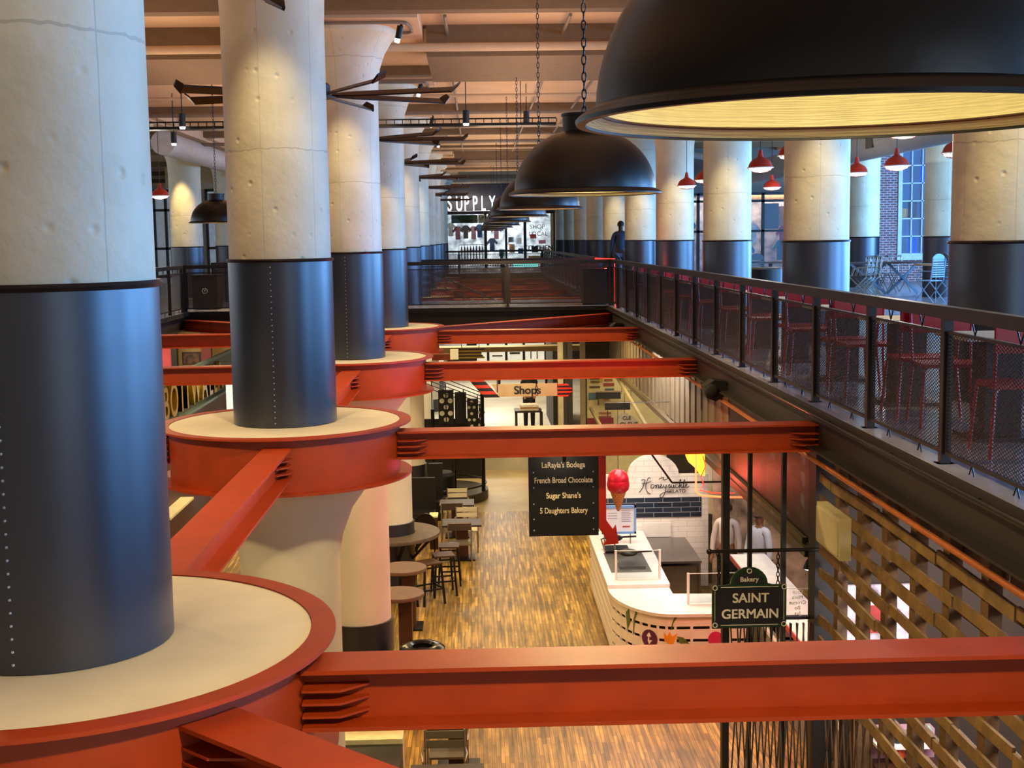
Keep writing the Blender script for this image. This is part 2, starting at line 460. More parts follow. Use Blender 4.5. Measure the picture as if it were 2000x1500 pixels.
# ================================================================ COLUMNS
def cap_prof(z0, zt, r=.465):
    return [(r, z0), (r, zt - .97), (r + .01, zt - .72), (r + .035, zt - .52), (r + .105, zt - .32), (r + .215, zt - .14), (r + .285, zt - .08), (r + .295, zt)]
def rivets(a, z0, z1, r, step=.052, c=(0, 0)):
    m = MB(); z = z0
    while z < z1:
        m.sphere((r * math.cos(a), r * math.sin(a), z), .0062, 6); z += step
    return m
def make_column(label, ring, sl_top, z_base, r=.465, group=None, lower=False, riv=-1.62):
    t = thing('concrete_column', (0, 0, 0), label, 'column', group)
    MB().lathe(cap_prof(z_base + .02, 9.82, r), 56).build('shaft', CONC, t, smooth=True)
    MB().box(-1.09, 1.09, -1.09, 1.09, 9.82, ZC - .002).build('drop_panel', CEIL, t)
    MB().lathe([(r, z_base + .01), (r + .012, z_base + .01), (r + .012, sl_top), (r, sl_top)], 56).build('steel_sleeve', NAVY, t, smooth=True)
    MB().lathe([(r, sl_top - .004), (r + .022, sl_top - .004), (r + .028, sl_top + .012), (r + .022, sl_top + .026), (r, sl_top + .026)], 56).build('sleeve_rim', NAVYR, t, smooth=True)
    rivets(riv, z_base + .05, sl_top - .04, r + .012).build('rivet_row', RIVET, t, smooth=True)
    if lower:
        MB().lathe([(r, .02), (r, 3.9), (r + .04, 4.12), (r + .14, 4.38), (r + .27, 4.56), (r + .42, 4.70), (r + .55, 4.80), (r + .56, 4.9), (0.02, 4.9)], 56).build('lower_shaft', mat('smooth_white_paint', '#e6dfcf', .6, var=.03, vscale=2), t, smooth=True)
        MB().lathe([(r, .0), (r + .035, .0), (r + .035, 1.33), (r, 1.33)], 56).build('lower_sleeve', NAVY, t, smooth=True)
    if ring:
        MB().lathe([(.05, ZR - .03), (1.064, ZR - .03), (1.064, ZR - .006), (.05, ZR - .006)], 72).build('cap_infill', CREAM, t)
    return t
proto = make_column('first', True, 6.70, ZR - .01, lower=True)
cols = [proto]
for k in range(1, 10): cols.append(copy_tree(proto))
for k, c in enumerate(cols):
    c.location = (CX, ky(k), 0)
    c['group'] = 'columns down the middle of the well'
    c['label'] = '%s cream concrete column with dark blue riveted sleeve in the middle row' % ORD[k]
cols[0]['label'] = 'huge cream column with dark blue sleeve cut by the left edge of the frame'
cols[1]['label'] = 'wide cream column with dark blue sleeve standing through the second nearest red ring'
protoR = make_column('r', False, 6.77, ZU - .01, lower=False, riv=-1.38)
for i, k in enumerate(range(1, 11)):
    c = protoR if i == 0 else copy_tree(protoR)
    c.location = (4.95, ky(k), 0); c['group'] = 'columns along the right walkway'
    c['label'] = '%s column of the row along the right railing, cream with dark sleeve' % ORD[i]
for i, k in enumerate((4, 5, 6)):
    c = copy_tree(protoR); c.location = (11.65, ky(k), 0); c['group'] = 'columns near the right windows'
    c['label'] = ['blue lit cream column with dark sleeve behind the slatted folding chair', 'blue lit cream column behind the folded wooden chairs and trestle table', 'farther right column beyond the clothing shop tables'][i]
for i, k in enumerate((4, 5, 6)):
    c = copy_tree(protoR); c.location = (-8.5, ky(k), 0); c['group'] = 'columns beyond the left walkway'
    c['label'] = ['left back column hidden behind the nearest column', 'yellow lit cream column left of the small black pendant', 'yellow lit cream column under the small black pendant'][i]
protoR.location = (4.95, ky(1), 0)
# lower column by the gelato counter
t = thing('lower_column', (4.95, ky(3), 0), 'white topped column with dark sleeve beside the tiled gelato wall', 'column')
MB().lathe([(.465, 1.3), (.465, 5.0)], 40, c=(4.95, ky(3), 0)).build('shaft', MATS['smooth_white_paint'], t, smooth=True)
MB().lathe([(.465, 0), (.50, 0), (.50, 1.4), (.465, 1.4)], 40, c=(4.95, ky(3), 0)).build('steel_sleeve', NAVY, t, smooth=True)

# ================================================================ RED RINGS AND BEAMS
def make_ring():
    t = thing('ring_collar', (0, 0, 0), 'ring', 'steel ring')
    MB().lathe([(1.066, ZR - .018), (1.17, ZR - .018), (1.17, ZR), (1.066, ZR), (1.066, ZR - .018)], 96).build('top_flange', RED, t, smooth=True)
    MB().lathe([(1.045, 4.725), (1.065, 4.725), (1.065, ZR - .018), (1.045, ZR - .018), (1.045, 4.725)], 96).build('web', RED, t, smooth=True)
    MB().lathe([(.99, 4.705), (1.17, 4.705), (1.17, 4.725), (.99, 4.725), (.99, 4.705)], 96).build('bottom_flange', RED, t, smooth=True)
    return t
r0 = make_ring()
for k in range(9):
    if k == 4: continue
    c = r0 if k == 0 else copy_tree(r0)
    c.location = (CX, ky(k), 0); c['group'] = 'red steel rings around the middle columns'
    c['label'] = '%s round red steel ring collar carrying a cream infill disc' % ORD[k if k < 4 else k - 1]
def ibeam(a, b, label, group, fins=True, z0=4.86, z1=5.12, w=.25):
    a = Vector((a[0], a[1], 0)); b = Vector((b[0], b[1], 0)); d = (b - a); L = d.length; d.normalize(); s = Vector((d.y, -d.x, 0))
    t = thing('steel_beam', a, label, 'beam', group)
    up = Vector((0, 0, 1))
    def bx(mb, t0, t1, s0, s1, za, zb):
        R = Matrix((d, s, up)).transposed()
        mb.obox(a + d * (t0 + t1) / 2 + s * (s0 + s1) / 2 + up * (za + zb) / 2, (t1 - t0, s1 - s0, zb - za), R)
        return mb
    bx(MB(), 0, L, -w / 2, w / 2, z1 - .018, z1).build('top_flange', RED, t)
    bx(MB(), 0, L, -.008, .008, z0 + .018, z1 - .018).build('web', RED, t)
    bx(MB(), 0, L, -w / 2, w / 2, z0, z0 + .018).build('bottom_flange', RED, t)
    if fins:
        for e in (0, 1):
            for zz in (.06, .115, .17):
                m = MB()
                for sg in (-1, 1):
                    t0, t1 = (0, .27)
                    pts = [(t0, .008), (t0 + .27, .008), (t0 + .27, .03), (t0 + .16, w / 2 - .005), (t0, w / 2 - .005)]
                    vs = []
                    for zz2 in (zz - .005, zz + .005):
                        for (tt, ss) in pts:
                            tt2 = tt if e == 0 else L - tt
                            vs.append(a + d * tt2 + s * ss * sg + up * (z0 + zz2))
                    m.add(vs, [(0, 1, 2, 3, 4), (9, 8, 7, 6, 5)] + [(i, (i + 1) % 5, 5 + (i + 1) % 5, 5 + i) for i in range(5)])
                m.build('stiffener', RED, t)
    return t
G = 'red steel beams from the rings to the walkway edges'
for k in range(9):
    if k == 4: continue
    kk = k if k < 4 else k - 1
    yb = ky(k) - .12
    ibeam((CX + 1.055, yb), (XR - .005, yb), '%s red I beam running right from its ring to the right walkway edge' % ORD[kk], G)
    ibeam((CX - 1.055, yb), (XL + .02, yb), '%s red I beam running left from its ring to the left walkway edge' % ORD[kk], G)
for k in (0, 1, 2, 5, 6, 7):
    ibeam((-1.72, ky(k) + 1.06), (-1.72, ky(k + 1) - 1.06), 'red I beam along the column row joining the %s ring to the next' % ORD[k if k < 4 else k - 1],
          'red steel beams joining ring to ring', fins=True)
def radial(cx_, cy_, tx, ty):
    d = Vector((tx - cx_, ty - cy_, 0)).normalized()
    return (cx_ + d.x * 1.06, cy_ + d.y * 1.06)
for (k, tx, ty, lb) in ((0, XR - .05, .8, 'red I beam slanting from the nearest ring toward the lower right foreground'),
                        (0, XL + .05, .8, 'red I beam slanting left from the nearest ring behind the big column'),
                        (3, XR - .05, YB0 - .1, 'dark red I beam slanting from the fourth ring to the right end of the footbridge'),
                        (3, XL + .05, YB0 - .1, 'dark red I beam slanting from the fourth ring to the left end of the footbridge')):
    ibeam(radial(CX, ky(k), tx, ty), (tx, ty), lb, 'slanting red steel beams')

# ================================================================ WALKWAY EDGES
def edge(x, s, y0, y1, side, label):
    # s = +1 : well lies to the left of x (right hand walkway)
    t = thing('edge_channel', (x, y0, ZU), label, 'channel')
    MB().box(min(x, x - s * .018), max(x, x - s * .018), y0, y1, 4.90, 5.24).build('web', FASC, t)
    for z in (5.205, 4.90):
        MB().box(min(x - .0, x - s * .13), max(x, x - s * .13), y0, y1, z, z + .02).build('flange', FASC, t)
    MB().box(min(x - s * .085, x - s * .105), max(x - s * .085, x - s * .105), y0, y1, 5.226, 5.296).build('edge_angle', FASC, t)
    y = y0 + .4
    while y < y1:
        MB().lathe([(0, .02), (.018, .02), (.018, 0)], 6, c=(x - s * .118, y, 5.226)).build('bolt', BLACK, t)
        y += 1.7
    return t
edge(XR - .01, 1, .6, YB0, 'right', 'dark brown steel channel edging the right walkway nearer than the footbridge')
edge(XR - .01, 1, YB1, YE, 'right', 'dark brown steel channel edging the right walkway beyond the footbridge')
edge(XL + .01, -1, .6, YB0, 'left', 'dark steel channel edging the left walkway nearer than the footbridge')
edge(XL + .01, -1, YB1, YE, 'left', 'dark steel channel edging the left walkway beyond the footbridge')
for y, lb in ((YB0, 'dark steel girder along the near side of the footbridge'), (YB1, 'dark steel girder along the far side of the footbridge'), (YE, 'dark steel girder across the far end of the well')):
    t = thing('edge_girder', (CX, y, 4.9), lb, 'girder')
    MB().box(XL + .02, XR - .03, y, y + .03, 4.88, 5.29).build('web', BLACK, t)
    MB().box(XL + .02, XR - .03, y - .09, y, 5.20, 5.22).build('flange', BLACK, t)
tag(MB().tube([(3.12, 3, 4.79), (3.12, 30, 4.79)], .024, 10).build('conduit', COPPER, smooth=True), 'copper orange pipe running under the right walkway edge', 'pipe')
tag(MB().tube([(3.17, 3, 4.86), (3.17, 30, 4.86)], .016, 8).build('conduit', BLACK, smooth=True), 'thin black pipe running just above the copper orange pipe', 'pipe')
tag(MB().tube([(3.045, 3, 5.245), (3.045, 30, 5.245)], .010, 6).build('cable', BLACK, smooth=True), 'thin black cable lying on the flange of the right walkway edge', 'cable')

def strands(m, A, B, z0, z1, dw=.055, dh=.025, th=.005):
    A = Vector(A); B = Vector(B); d = B - A; L = d.length; d.normalize(); nrm = Vector((d.y, -d.x, 0)) * .0015
    sl = dh / dw; H = z1 - z0
    for sg in (1, -1):
        q = -L * sl
        while q < H:
            # line z = q + sl*t   (t in 0..L)
            t0 = max(0, -q / sl); t1 = min(L, (H - q) / sl)
            if t1 - t0 > .01:
                a, b = (t0, q + sl * t0), (t1, q + sl * t1)
                P = []
                for (t, z) in (a, b):
                    tt = t if sg == 1 else L - t
                    for dz in (-th / 2, th / 2):
                        P.append(A + d * tt + Vector((0, 0, z0 + z + dz)))
                vs = [p + nrm for p in P] + [p - nrm for p in P]
                m.add(vs, [(0, 1, 3, 2), (4, 6, 7, 5), (0, 2, 6, 4), (1, 5, 7, 3)])
            q += dh
    return m

def railing(name, A, B, posts, label, mesh=True, dw=.055, dh=.025, th=.005, inset=.05, side=None, clips=True):
    A = Vector((A[0], A[1], 0)); B = Vector((B[0], B[1], 0)); d = (B - A); L = d.length; d.normalize()
    t = thing(name, (A.x, A.y, ZU), label, 'railing')
    up = Vector((0, 0, 1))
    MB().bar(A + up * 6.335, B + up * 6.335, .075, .085).build('top_rail', RAIL, t)
    for p in posts:
        P = A + d * p
        m = MB(); m.bar(P + up * 5.27, P + up * 6.30, .065, .065, up=d)
        m.obox(P + up * 5.29, (.12, .12, .02))
        m.build('post', RAIL, t)
    for i in range(len(posts) - 1):
        a, b = posts[i] + inset, posts[i + 1] - inset
        Pa, Pb = A + d * a, A + d * b
        m = MB(); strands(m, (Pa.x, Pa.y, 0), (Pb.x, Pb.y, 0), 5.385, 6.195, dw, dh, th)
        pn = m.build('mesh_panel', MESHM, t, recalc=False)
        f = MB()
        for z in (5.375, 6.20): f.bar(Pa + up * z, Pb + up * z, .03, .022)
        for P in (Pa, Pb): f.bar(P + up * 5.375, P + up * 6.20, .022, .03, up=d)
        f.build('panel_frame', RAIL, t)
        if clips:
            for q in (.28, .72):
                Q = Pa.lerp(Pb, q)
                MB().tube([Q + up * 6.30 - d * .06, Q + up * 6.215, Q + up * 6.30 + d * .06], .006, 5).build('bracket', RAIL, t)
                MB().tube([Q + up * 5.29 - d * .05, Q + up * 5.365, Q + up * 5.29 + d * .05], .006, 5).build('bracket', RAIL, t)
    return t
railing('railing', (XR, 1.9), (XR, 30.45), [.04 + 1.7 * i for i in range(17)] + [28.5], 'long dark steel railing with wire mesh along the right walkway, nearer than the footbridge')
railing('railing', (XL, 18.9), (XL, 30.45), [.04 + 1.7 * i for i in range(7)] + [11.5], 'dark steel railing with wire mesh along the left walkway, nearer than the footbridge')
railing('railing', (XL, YB0 + .03), (XR, YB0 + .03), [.05, 2.55, 5.05, 7.55, 9.95], 'dark wire mesh railing on the near side of the footbridge', dw=.05, dh=.03, th=.0075, clips=False)
railing('railing', (XL, YB1 - .03), (XR, YB1 - .03), [.05, 2.55, 5.05, 7.55, 9.95], 'dark wire mesh railing on the far side of the footbridge', dw=.06, dh=.04, th=.012, clips=False)
railing('railing', (XR, YB1), (XR, YE), [.05 + 1.71 * i for i in range(17)], 'dark railing along the right walkway beyond the footbridge', dw=.12, dh=.06, th=.012, clips=False)
railing('railing', (XL, YB1), (XL, YE), [.05 + 1.71 * i for i in range(17)], 'dark railing along the left walkway beyond the footbridge', dw=.12, dh=.06, th=.012, clips=False)
railing('railing', (XL, YE), (XR, YE), [.05, 2.05, 4.05, 6.05, 8.05, 9.95], 'dark railing across the far end of the well in front of the supply shop', dw=.12, dh=.06, th=.012, clips=False)

# ================================================================ PENDANTS
def chain_mesh(z0, z1, link=.062, r=.0045):
    m = MB(); z = z0; i = 0
    while z < z1:
        c = z + link / 2; pts = []
        for k in range(10):
            a = 2 * PI * k / 10; u = math.cos(a) * .014; v = math.sin(a) * (link / 2 + .004)
            pts.append((u, 0, c + v) if i % 2 == 0 else (0, u, c + v))
        m.tube(pts, r, 4, closed=True); z += link - .006; i += 1
    return m
def make_pendant(zrim):
    t = thing('dome_pendant', (0, 0, zrim), 'p', 'pendant lamp')
    R = .508
    pr = [(R, .0), (R - .008, .016), (R - .035, .03)]
    for i in range(1, 15):
        a = (i / 14) * (PI / 2 - .28); pr.append(((R - .035) * math.cos(a) ** .92, .03 + .40 * math.sin(a) ** 1.05))
    top = pr[-1]
    MB().lathe(pr + [(.13, top[1] + .012)], 64).build('dome', DOMEB, t, smooth=True, local=True)
    inn = [(R - .012, .0), (R - .045, .022)] + [(max(.02, r - .012), z - .012) for r, z in pr[3:]] + [(.02, top[1] - .005)]
    MB().lathe(inn, 64).build('reflector', DOMEI, t, smooth=True, local=True, recalc=False)
    MB().lathe([(R - .014, -.004), (R + .004, -.004), (R + .006, .004), (R - .002, .012), (R - .014, .002), (R - .014, -.004)], 64).build('rim', DOMEB, t, smooth=True, local=True)
    MB().tube([((R - .047) * math.cos(2 * PI * i / 72), (R - .047) * math.sin(2 * PI * i / 72), .020) for i in range(72)], .0035, 6, closed=True).build('groove', mat('brown_groove', '#3a1c10', .5), t, smooth=True, local=True)
    z = top[1]
    MB().lathe([(.145, z), (.145, z + .10), (.155, z + .10), (.155, z + .115), (.02, z + .115)], 32).build('neck', BLACKP, t, smooth=True, local=True)
    chain_mesh(z + .10, ZC - zrim).build('chain', BLACK, t, local=True)
    MB().sphere((0, 0, .22), .06, 16).build('bulb', GLOW, t, smooth=True, local=True)
    return t
pend = make_pendant(7.23)
spots = [(.715, 2.57, 7.095), (.745, 8.79, 7.165), (.775, 15.49, 7.22), (.745, 22.19, 7.25), (.745, 28.89, 7.25), (.745, 35.59, 7.25), (.745, 42.3, 7.25), (.745, 49, 7.25), (.745, 55.7, 7.25)]
lb = ['giant black dome pendant with glowing cream inside filling the upper right corner', 'large black dome pendant hanging on a chain in the upper centre']
for i, (x, y, z) in enumerate(spots):
    c = pend if i == 0 else copy_tree(pend)
    c.location = (x, y, z); c['group'] = 'black dome pendants in a row over the well'
    c['label'] = lb[i] if i < 2 else '%s black dome pendant in the row receding over the well' % ORD[i]
    if i < 8:
        light('pendant_light', 'SPOT', (x, y, z + .18), (720, 800, 1050, 1000, 700, 600, 600, 600)[i], WARM, radius=.09, spot=math.radians(134), blend=.35, target=(x, y, 0))
        light('pendant_glow', 'POINT', (x, y, z + .14), 6 if i else 4.2, (1, .85, .48), radius=.07)
c = dup(pend, (-4.72, 24.2, 7.25), 'small black dome pendant hanging left, between the two big columns', 'black dome pendants in a row over the well')
light('pendant_light', 'SPOT', (-4.72, 24.2, 7.4), 450, WARM, radius=.09, spot=math.radians(150), blend=.5, target=(-4.72, 24.2, 0))
for yy in (8.79, 15.49, 31):
    light('pendant_light', 'SPOT', (-4.6, yy, 7.4), 450, WARM, radius=.09, spot=math.radians(150), blend=.5, target=(-4.6, yy, 0))

# ================================================================ FANS
def make_fan():
    t = thing('ceiling_fan', (0, 0, 8.72), 'fan', 'ceiling fan')
    for i in range(8):
        a = 2 * PI * i / 8; d = Vector((math.cos(a), math.sin(a), 0)); s = Vector((-d.y, d.x, 0)); m = MB()
        tw = math.radians(26)
        for (r0, r1, w0, w1, lift) in ((.16, .42, .06, .125, 0), (.42, 1.62, .125, .14, 0)):
            vs = []
            for r, wd in ((r0, w0), (r1, w1)):
                for sg in (-1, 1):
                    p = d * r + s * wd / 2 * sg * math.cos(tw) + Vector((0, 0, wd / 2 * sg * math.sin(tw)))
                    vs.append(p + Vector((0, 0, .009))); vs.append(p - Vector((0, 0, .009)))
            m.add(vs, [(0, 2, 6, 4), (1, 5, 7, 3), (0, 1, 3, 2), (4, 6, 7, 5), (0, 4, 5, 1), (2, 3, 7, 6)])
        u2 = s * math.cos(tw) + Vector((0, 0, math.sin(tw))); e0 = d * 1.62; e1 = d * 1.70 + Vector((0, 0, .06)); vs = [e0 - u2 * .085, e0 + u2 * .085, e1 + u2 * .06, e1 - u2 * .05]; n3 = d.cross(u2).normalized() * .012; m.add([v + n3 for v in vs] + [v - n3 for v in vs], [(0, 1, 2, 3), (7, 6, 5, 4), (0, 4, 5, 1), (1, 5, 6, 2), (2, 6, 7, 3), (3, 7, 4, 0)])
        m.build('blade', FANM, t, local=True)
    MB().lathe([(0, .14), (.10, .14), (.13, .11), (.13, 0), (.19, -.01), (.19, -.035), (0, -.035)], 24).build('motor', BLACKP, t, smooth=True, local=True)
    MB().lathe([(.08, -.03), (.08, -.11), (.06, -.12), (0, -.12)], 20).build('hub_cap', CHROME, t, smooth=True, local=True)
    MB().tube([(0, 0, .13), (0, 0, ZC - 8.72)], .018, 8).build('down_rod', BLACK, t, local=True)
    return t
fan = make_fan()
for i in range(8):
    c = fan if i == 0 else copy_tree(fan)
    c.location = (CX + .02, 8.79 + DY * i, 8.57 if i else 8.70); c.rotation_euler = (0, 0, .20 + .31 * i); c['group'] = 'bronze ceiling fans down the column row'
    c['label'] = '%s dark bronze ceiling fan with long thin blades between the middle columns' % ORD[i]
fan.rotation_euler = (0, 0, .62)
# ================================================================ CEILING SERVICES
for k in (1, 2, 3, 4, 5):
    y = ky(k)
    t = thing('column_spotlight', (CX + .86, y - .8, 9.82), 'small black spotlight beside the capital of the %s middle column' % ORD[k], 'spotlight', 'spotlights on the column drop panels')
    MB().tube([(CX + .86, y - .8, 9.82), (CX + .86, y - .8, 9.74)], .02, 8).build('stem', BLACK, t)
    MB().tube([(CX + .85, y - .8, 9.76), (CX + .81, y - .76, 9.60)], .045, 12).build('housing', BLACK, t, smooth=True)
    MB().tube([(CX + .81, y - .76, 9.61), (CX + .79, y - .74, 9.55)], .036, 12).build('lens', GLOWW, t, smooth=True)
    light('column_spot', 'SPOT', (CX + .15, y - 1.5, 9.7), 260, (1, .80, .46), radius=.05, spot=math.radians(60), blend=.8, target=(CX, y - .40, 5.6))
light('column_spot', 'SPOT', (CX + .2, ky(0) - 1.6, 9.7), 60, (1, .85, .6), radius=.05, spot=math.radians(52), blend=.8, target=(CX, ky(0) - .40, 7.0))
for k in (1, 2, 3, 4, 5, 6):
    light('walkway_spot', 'SPOT', (4.8, ky(k) - 1.6, 9.6), 330, (1, .78, .40), radius=.05, spot=math.radians(55), blend=.8, target=(4.9, ky(k) - .4, 5.6))
for k in (4, 5):
    light('walkway_spot', 'SPOT', (-8.5, ky(k) - 1.2, 9.6), 500, (1, .74, .32), radius=.05, spot=math.radians(50), blend=.7, target=(-8.5, ky(k) - .4, 6.4))
for k in (2, 3):
    y = ky(k)
    tag(MB().tube([(CX - .5, y - .9, 9.79), (CX + .78, y - .9, 9.79), (CX + .92, y - .84, 9.79), (CX + .97, y - .5, 9.79), (CX + .97, y - .1, 9.79), (CX + .9, y, 9.79), (CX + .3, y + .05, 9.79)], .022, 8).build('conduit', mat('grey_conduit', '#80705c', .5), smooth=True),
        'grey conduit looped on the drop panel of the %s middle column' % ORD[k], 'conduit')
    t = thing('black_driver_box', (CX - .55, y - 1.0, 9.76), 'flat black electrical box under the drop panel of the %s middle column' % ORD[k], 'electrical box')
    MB().box(CX - .8, CX - .2, y - 1.06, y - .94, 9.70, 9.80).build('housing', BLACKP, t)
tag(MB().tube([(-17, 19.35, 9.66), (18, 19.35, 9.66)], .062, 16).build('ceiling_pipe', PIPE, smooth=True), 'thick painted pipe crossing the ceiling in front of the wide soffit', 'pipe')
for i, (y, z, r) in enumerate(((24.0, 9.75, .02), (26.3, 9.72, .03), (29.5, 9.7, .045), (33.2, 9.72, .03), (36.8, 9.6, .05), (41, 9.7, .03), (46, 9.62, .04), (52, 9.6, .04))):
    tag(MB().tube([(-9, y, z), (3.8, y, z)], r, 8).build('ceiling_pipe', PIPE if i % 2 else mat('grey_conduit', '#80705c'), smooth=True), '%s thin pipe crossing the ceiling beyond the wide soffit' % ORD[i], 'pipe')
for i, x in enumerate((-.35, 1.35, 2.3)):
    tag(MB().tube([(x, 18, 9.88), (x, 45, 9.88)], .025, 8).build('ceiling_conduit', mat('grey_conduit', '#80705c'), smooth=True), '%s ceiling conduit running away down the hall' % ['left', 'middle', 'right'][i], 'conduit')
t = thing('cable_tray', (-3, 24.5, 9.0), 'long thin black cable tray hanging across the hall', 'cable tray')
m = MB().box(-8.2, 1.55, 24.45, 24.75, 8.97, 9.02); m.build('tray_base', BLACK, t)
m = MB().box(-8.2, 1.55, 24.45, 24.48, 9.085, 9.11); m.build('top_rail', BLACK, t)
m = MB()
for i in range(66): m.box(-8.2 + i * .15, -8.185 + i * .15, 24.45, 24.47, 9.02, 9.09)
m.build('rungs', BLACK, t)
for i, x in enumerate((-7, -3, .9)):
    MB().tube([(x, 24.6, 9.0), (x, 24.6, ZC)], .008, 6).build('hanger_rod', BLACK, t)
for i, (x, y, z) in enumerate(((-5.3, 24.3, 9.12), (-.12, 24.3, 9.12), (1.1, 27.0, 9.35), (-6.3, 28, 9.1))):
    t = thing('track_spotlight', (x, y, z), ['black cylinder spotlight hanging above the small left pendant', 'black cylinder spotlight hanging near the black cable tray middle', 'small dark spotlight near the ceiling between the lamp chains', 'small black spotlight in front of the left round duct'][i], 'spotlight', 'black cylinder spotlights')
    MB().lathe([(0, .12), (.06, .12), (.062, -.12), (0, -.12)], 16, c=(x, y, z)).build('housing', BLACKP, t, smooth=True)
    MB().lathe([(0, -.16), (.045, -.16), (.055, -.121), (0, -.121)], 16, c=(x, y, z)).build('lens', GLOWW, t, smooth=True)
    MB().tube([(x, y, z + .12), (x, y, ZC)], .01, 6).build('stem', BLACK, t)
# ducts
t = thing('ventilation_duct', (9.4, 25, 8.99), 'long grey round duct over the right seating area behind the red lamps', 'duct')
MB().tube([(9.4, 8, 8.99), (9.4, 43.6, 8.99)], .36, 32).build('duct_pipe', DUCT, t, smooth=True)
for y in (19.0, 24.5, 29.6, 35.2, 40.6):
    x = 9.4; MB().box(x - .38, x - .33, y, y + .5, 8.82, 9.12).build('grille', GREYP, t)
t = thing('ventilation_duct', (-12, 30, 9.3), 'short round cream duct with square grille left of the small pendant', 'duct')
MB().tube([(-16, 30, 9.32), (-7.5, 30, 9.32), (-7.42, 30, 9.32)], [.27, .27, .18], 28).build('duct_pipe', PIPE, t, smooth=True)
MB().box(-7.80, -7.60, 29.70, 29.75, 9.2, 9.46).build('grille', GREYP, t)
t = thing('ventilation_duct', (-8.0, 45, 9.3), 'long pale round duct over the left walkway', 'duct')
MB().tube([(-7.7, 33, 9.38), (-7.7, 66, 9.38)], .30, 28).build('duct_pipe', mat('pale_duct', '#c9c2b8', .5), t, smooth=True)
tag(MB().tube([(6.2, 40, 9.4), (8.4, 41, 9.2)], .10, 16).build('ceiling_pipe', mat('pale_duct', '#c9c2b8'), smooth=True), 'pale pipe behind the red lamp by the fourth right column', 'pipe')

# red barn lamps
def make_barn():
    t = thing('barn_lamp', (0, 0, 0), 'b', 'pendant lamp')
    MB().lathe([(.215, 0), (.20, .02), (.185, .07), (.15, .12), (.09, .155), (.05, .18), (.036, .24), (.03, .29), (.012, .30)], 28).build('lamp_shade', CREDB, t, smooth=True, local=True)
    MB().lathe([(.205, 0), (.18, .05), (.14, .10), (.02, .14)], 28).build('reflector', GLOWW, t, smooth=True, local=True, recalc=False)
    MB().lathe([(.20, -.004), (.17, -.04), (.10, -.062), (0, -.068)], 24).build('glowing_diffuser', mat('diffuser_glow', '#fff4ee', .5, var=0, emit=1.1, ecol='#fff0e8'), t, smooth=True, local=True)
    for q in range(8):
        a = PI * q / 8; MB().tube([(.215 * math.cos(a), .215 * math.sin(a), -.002), (.12 * math.cos(a), .12 * math.sin(a), -.064), (0, 0, -.076), (-.12 * math.cos(a), -.12 * math.sin(a), -.064), (-.215 * math.cos(a), -.215 * math.sin(a), -.002)], .0035, 4).build('guard_wire', mat('guard_wire_red', '#7a3a34', .5), t, local=True)
    MB().lathe([(.217, -.006), (.222, 0), (.217, .008), (.205, .002), (.217, -.006)], 28).build('rim', WHITE, t, smooth=True, local=True)
    MB().tube([(0, 0, .29), (0, 0, 2.0)], .007, 6).build('cord', BLACK, t, local=True)
    return t
barn = make_barn(); first = True
bl = {(4.80, 21.9): 'red barn lamp with black cord between the third and fourth right columns',
      (7.1, 21.9): 'red barn lamp hanging in front of the tall multi pane window',
      (4.8, 14.6): 'large red barn lamp just under the rim of the giant dome',
      (7.1, 24.2): 'red barn lamp left of the brick wall above the cracked column',
      (7.0, 18.9): 'red barn lamp at the far right touching the nearest right column'}
for (x, y, z) in ((4.80, 21.9, 8.0), (7.1, 21.9, 8.0), (4.8, 14.6, 8.0), (7.1, 24.2, 8.0), (7.0, 18.9, 8.02), (5.5, 20.0, 8.15), (4.75, 19.5, 8.05), (4.73, 26.8, 8.02),
                  (7.05, 30.9, 8.0), (4.75, 29.2, 8.0), (7.05, 28.6, 8.2), (-7.35, 31, 8.0), (-7.95, 31.5, 8.1)):
    c = barn if first else copy_tree(barn); first = False
    c.location = (x, y, z); c['group'] = 'red barn lamps'
    l = bl.get((x, y))
    if not l:
        l = {5.5: 'red barn lamp half hidden at the right side of the third right column', 4.75: 'red barn lamp peeking left of the third right column' if y < 20 else 'small red barn lamp far down the right walkway',
             4.73: 'red barn lamp peeking left of the fourth right column', 7.05: 'small red barn lamp in front of the clothing shop' if y > 30 else 'dark red lamp at the left edge of the third right column',
             -7.35: 'small red barn lamp left of the yellow lit column', -7.95: 'small red barn lamp beside the huge left column edge'}[x]
    c['label'] = l
for p in ((4.8, 14.6, 7.9), (7.1, 21.9, 7.9), (4.8, 21.9, 7.9), (7.05, 29.5, 7.9), (-7.4, 31, 7.9)):
    light('barn_light', 'POINT', p, 60, (1, .93, .86), radius=.12)

# ================================================================ UPPER RIGHT SEATING
def make_red_chair():
    t = thing('metal_chair', (0, 0, 0), 'c', 'chair')
    MB().box(-.245, .245, -.22, .22, .485, .515).build('seat', CRED, t, local=True)
    MB().box(-.255, .255, -.262, -.240, .74, .93).build('backrest', CRED, t, local=True)
    for sx in (-1, 1):
        MB().tube([(sx * .24, -.20, .50), (sx * .245, -.24, .72), (sx * .25, -.25, .92)], .013, 8).build('back_post', CRED, t, smooth=True, local=True)
        for sy in (-1, 1):
            MB().tube([(sx * .20, sy * .18, .495), (sx * .235, sy * .21, .46), (sx * .27, sy * .25, 0)], .014, 8).build('leg', CRED, t, smooth=True, local=True)
    return t
def make_cafe_table():
    t = thing('cafe_table', (0, 0, 0), 't', 'table')
    MB().box(-.36, .36, -.34, .34, .77, .80).build('tabletop', PAPER, t, local=True)
    MB().box(-.14, .14, -.14, .14, .03, .77).build('pedestal', mat('dark_bronze', '#2c211c', .5, .2), t, local=True)
    MB().box(-.24, .24, -.24, .24, 0, .03).build('base', MATS['dark_bronze'], t, local=True)
    return t
ch = make_red_chair(); tb = make_cafe_table()
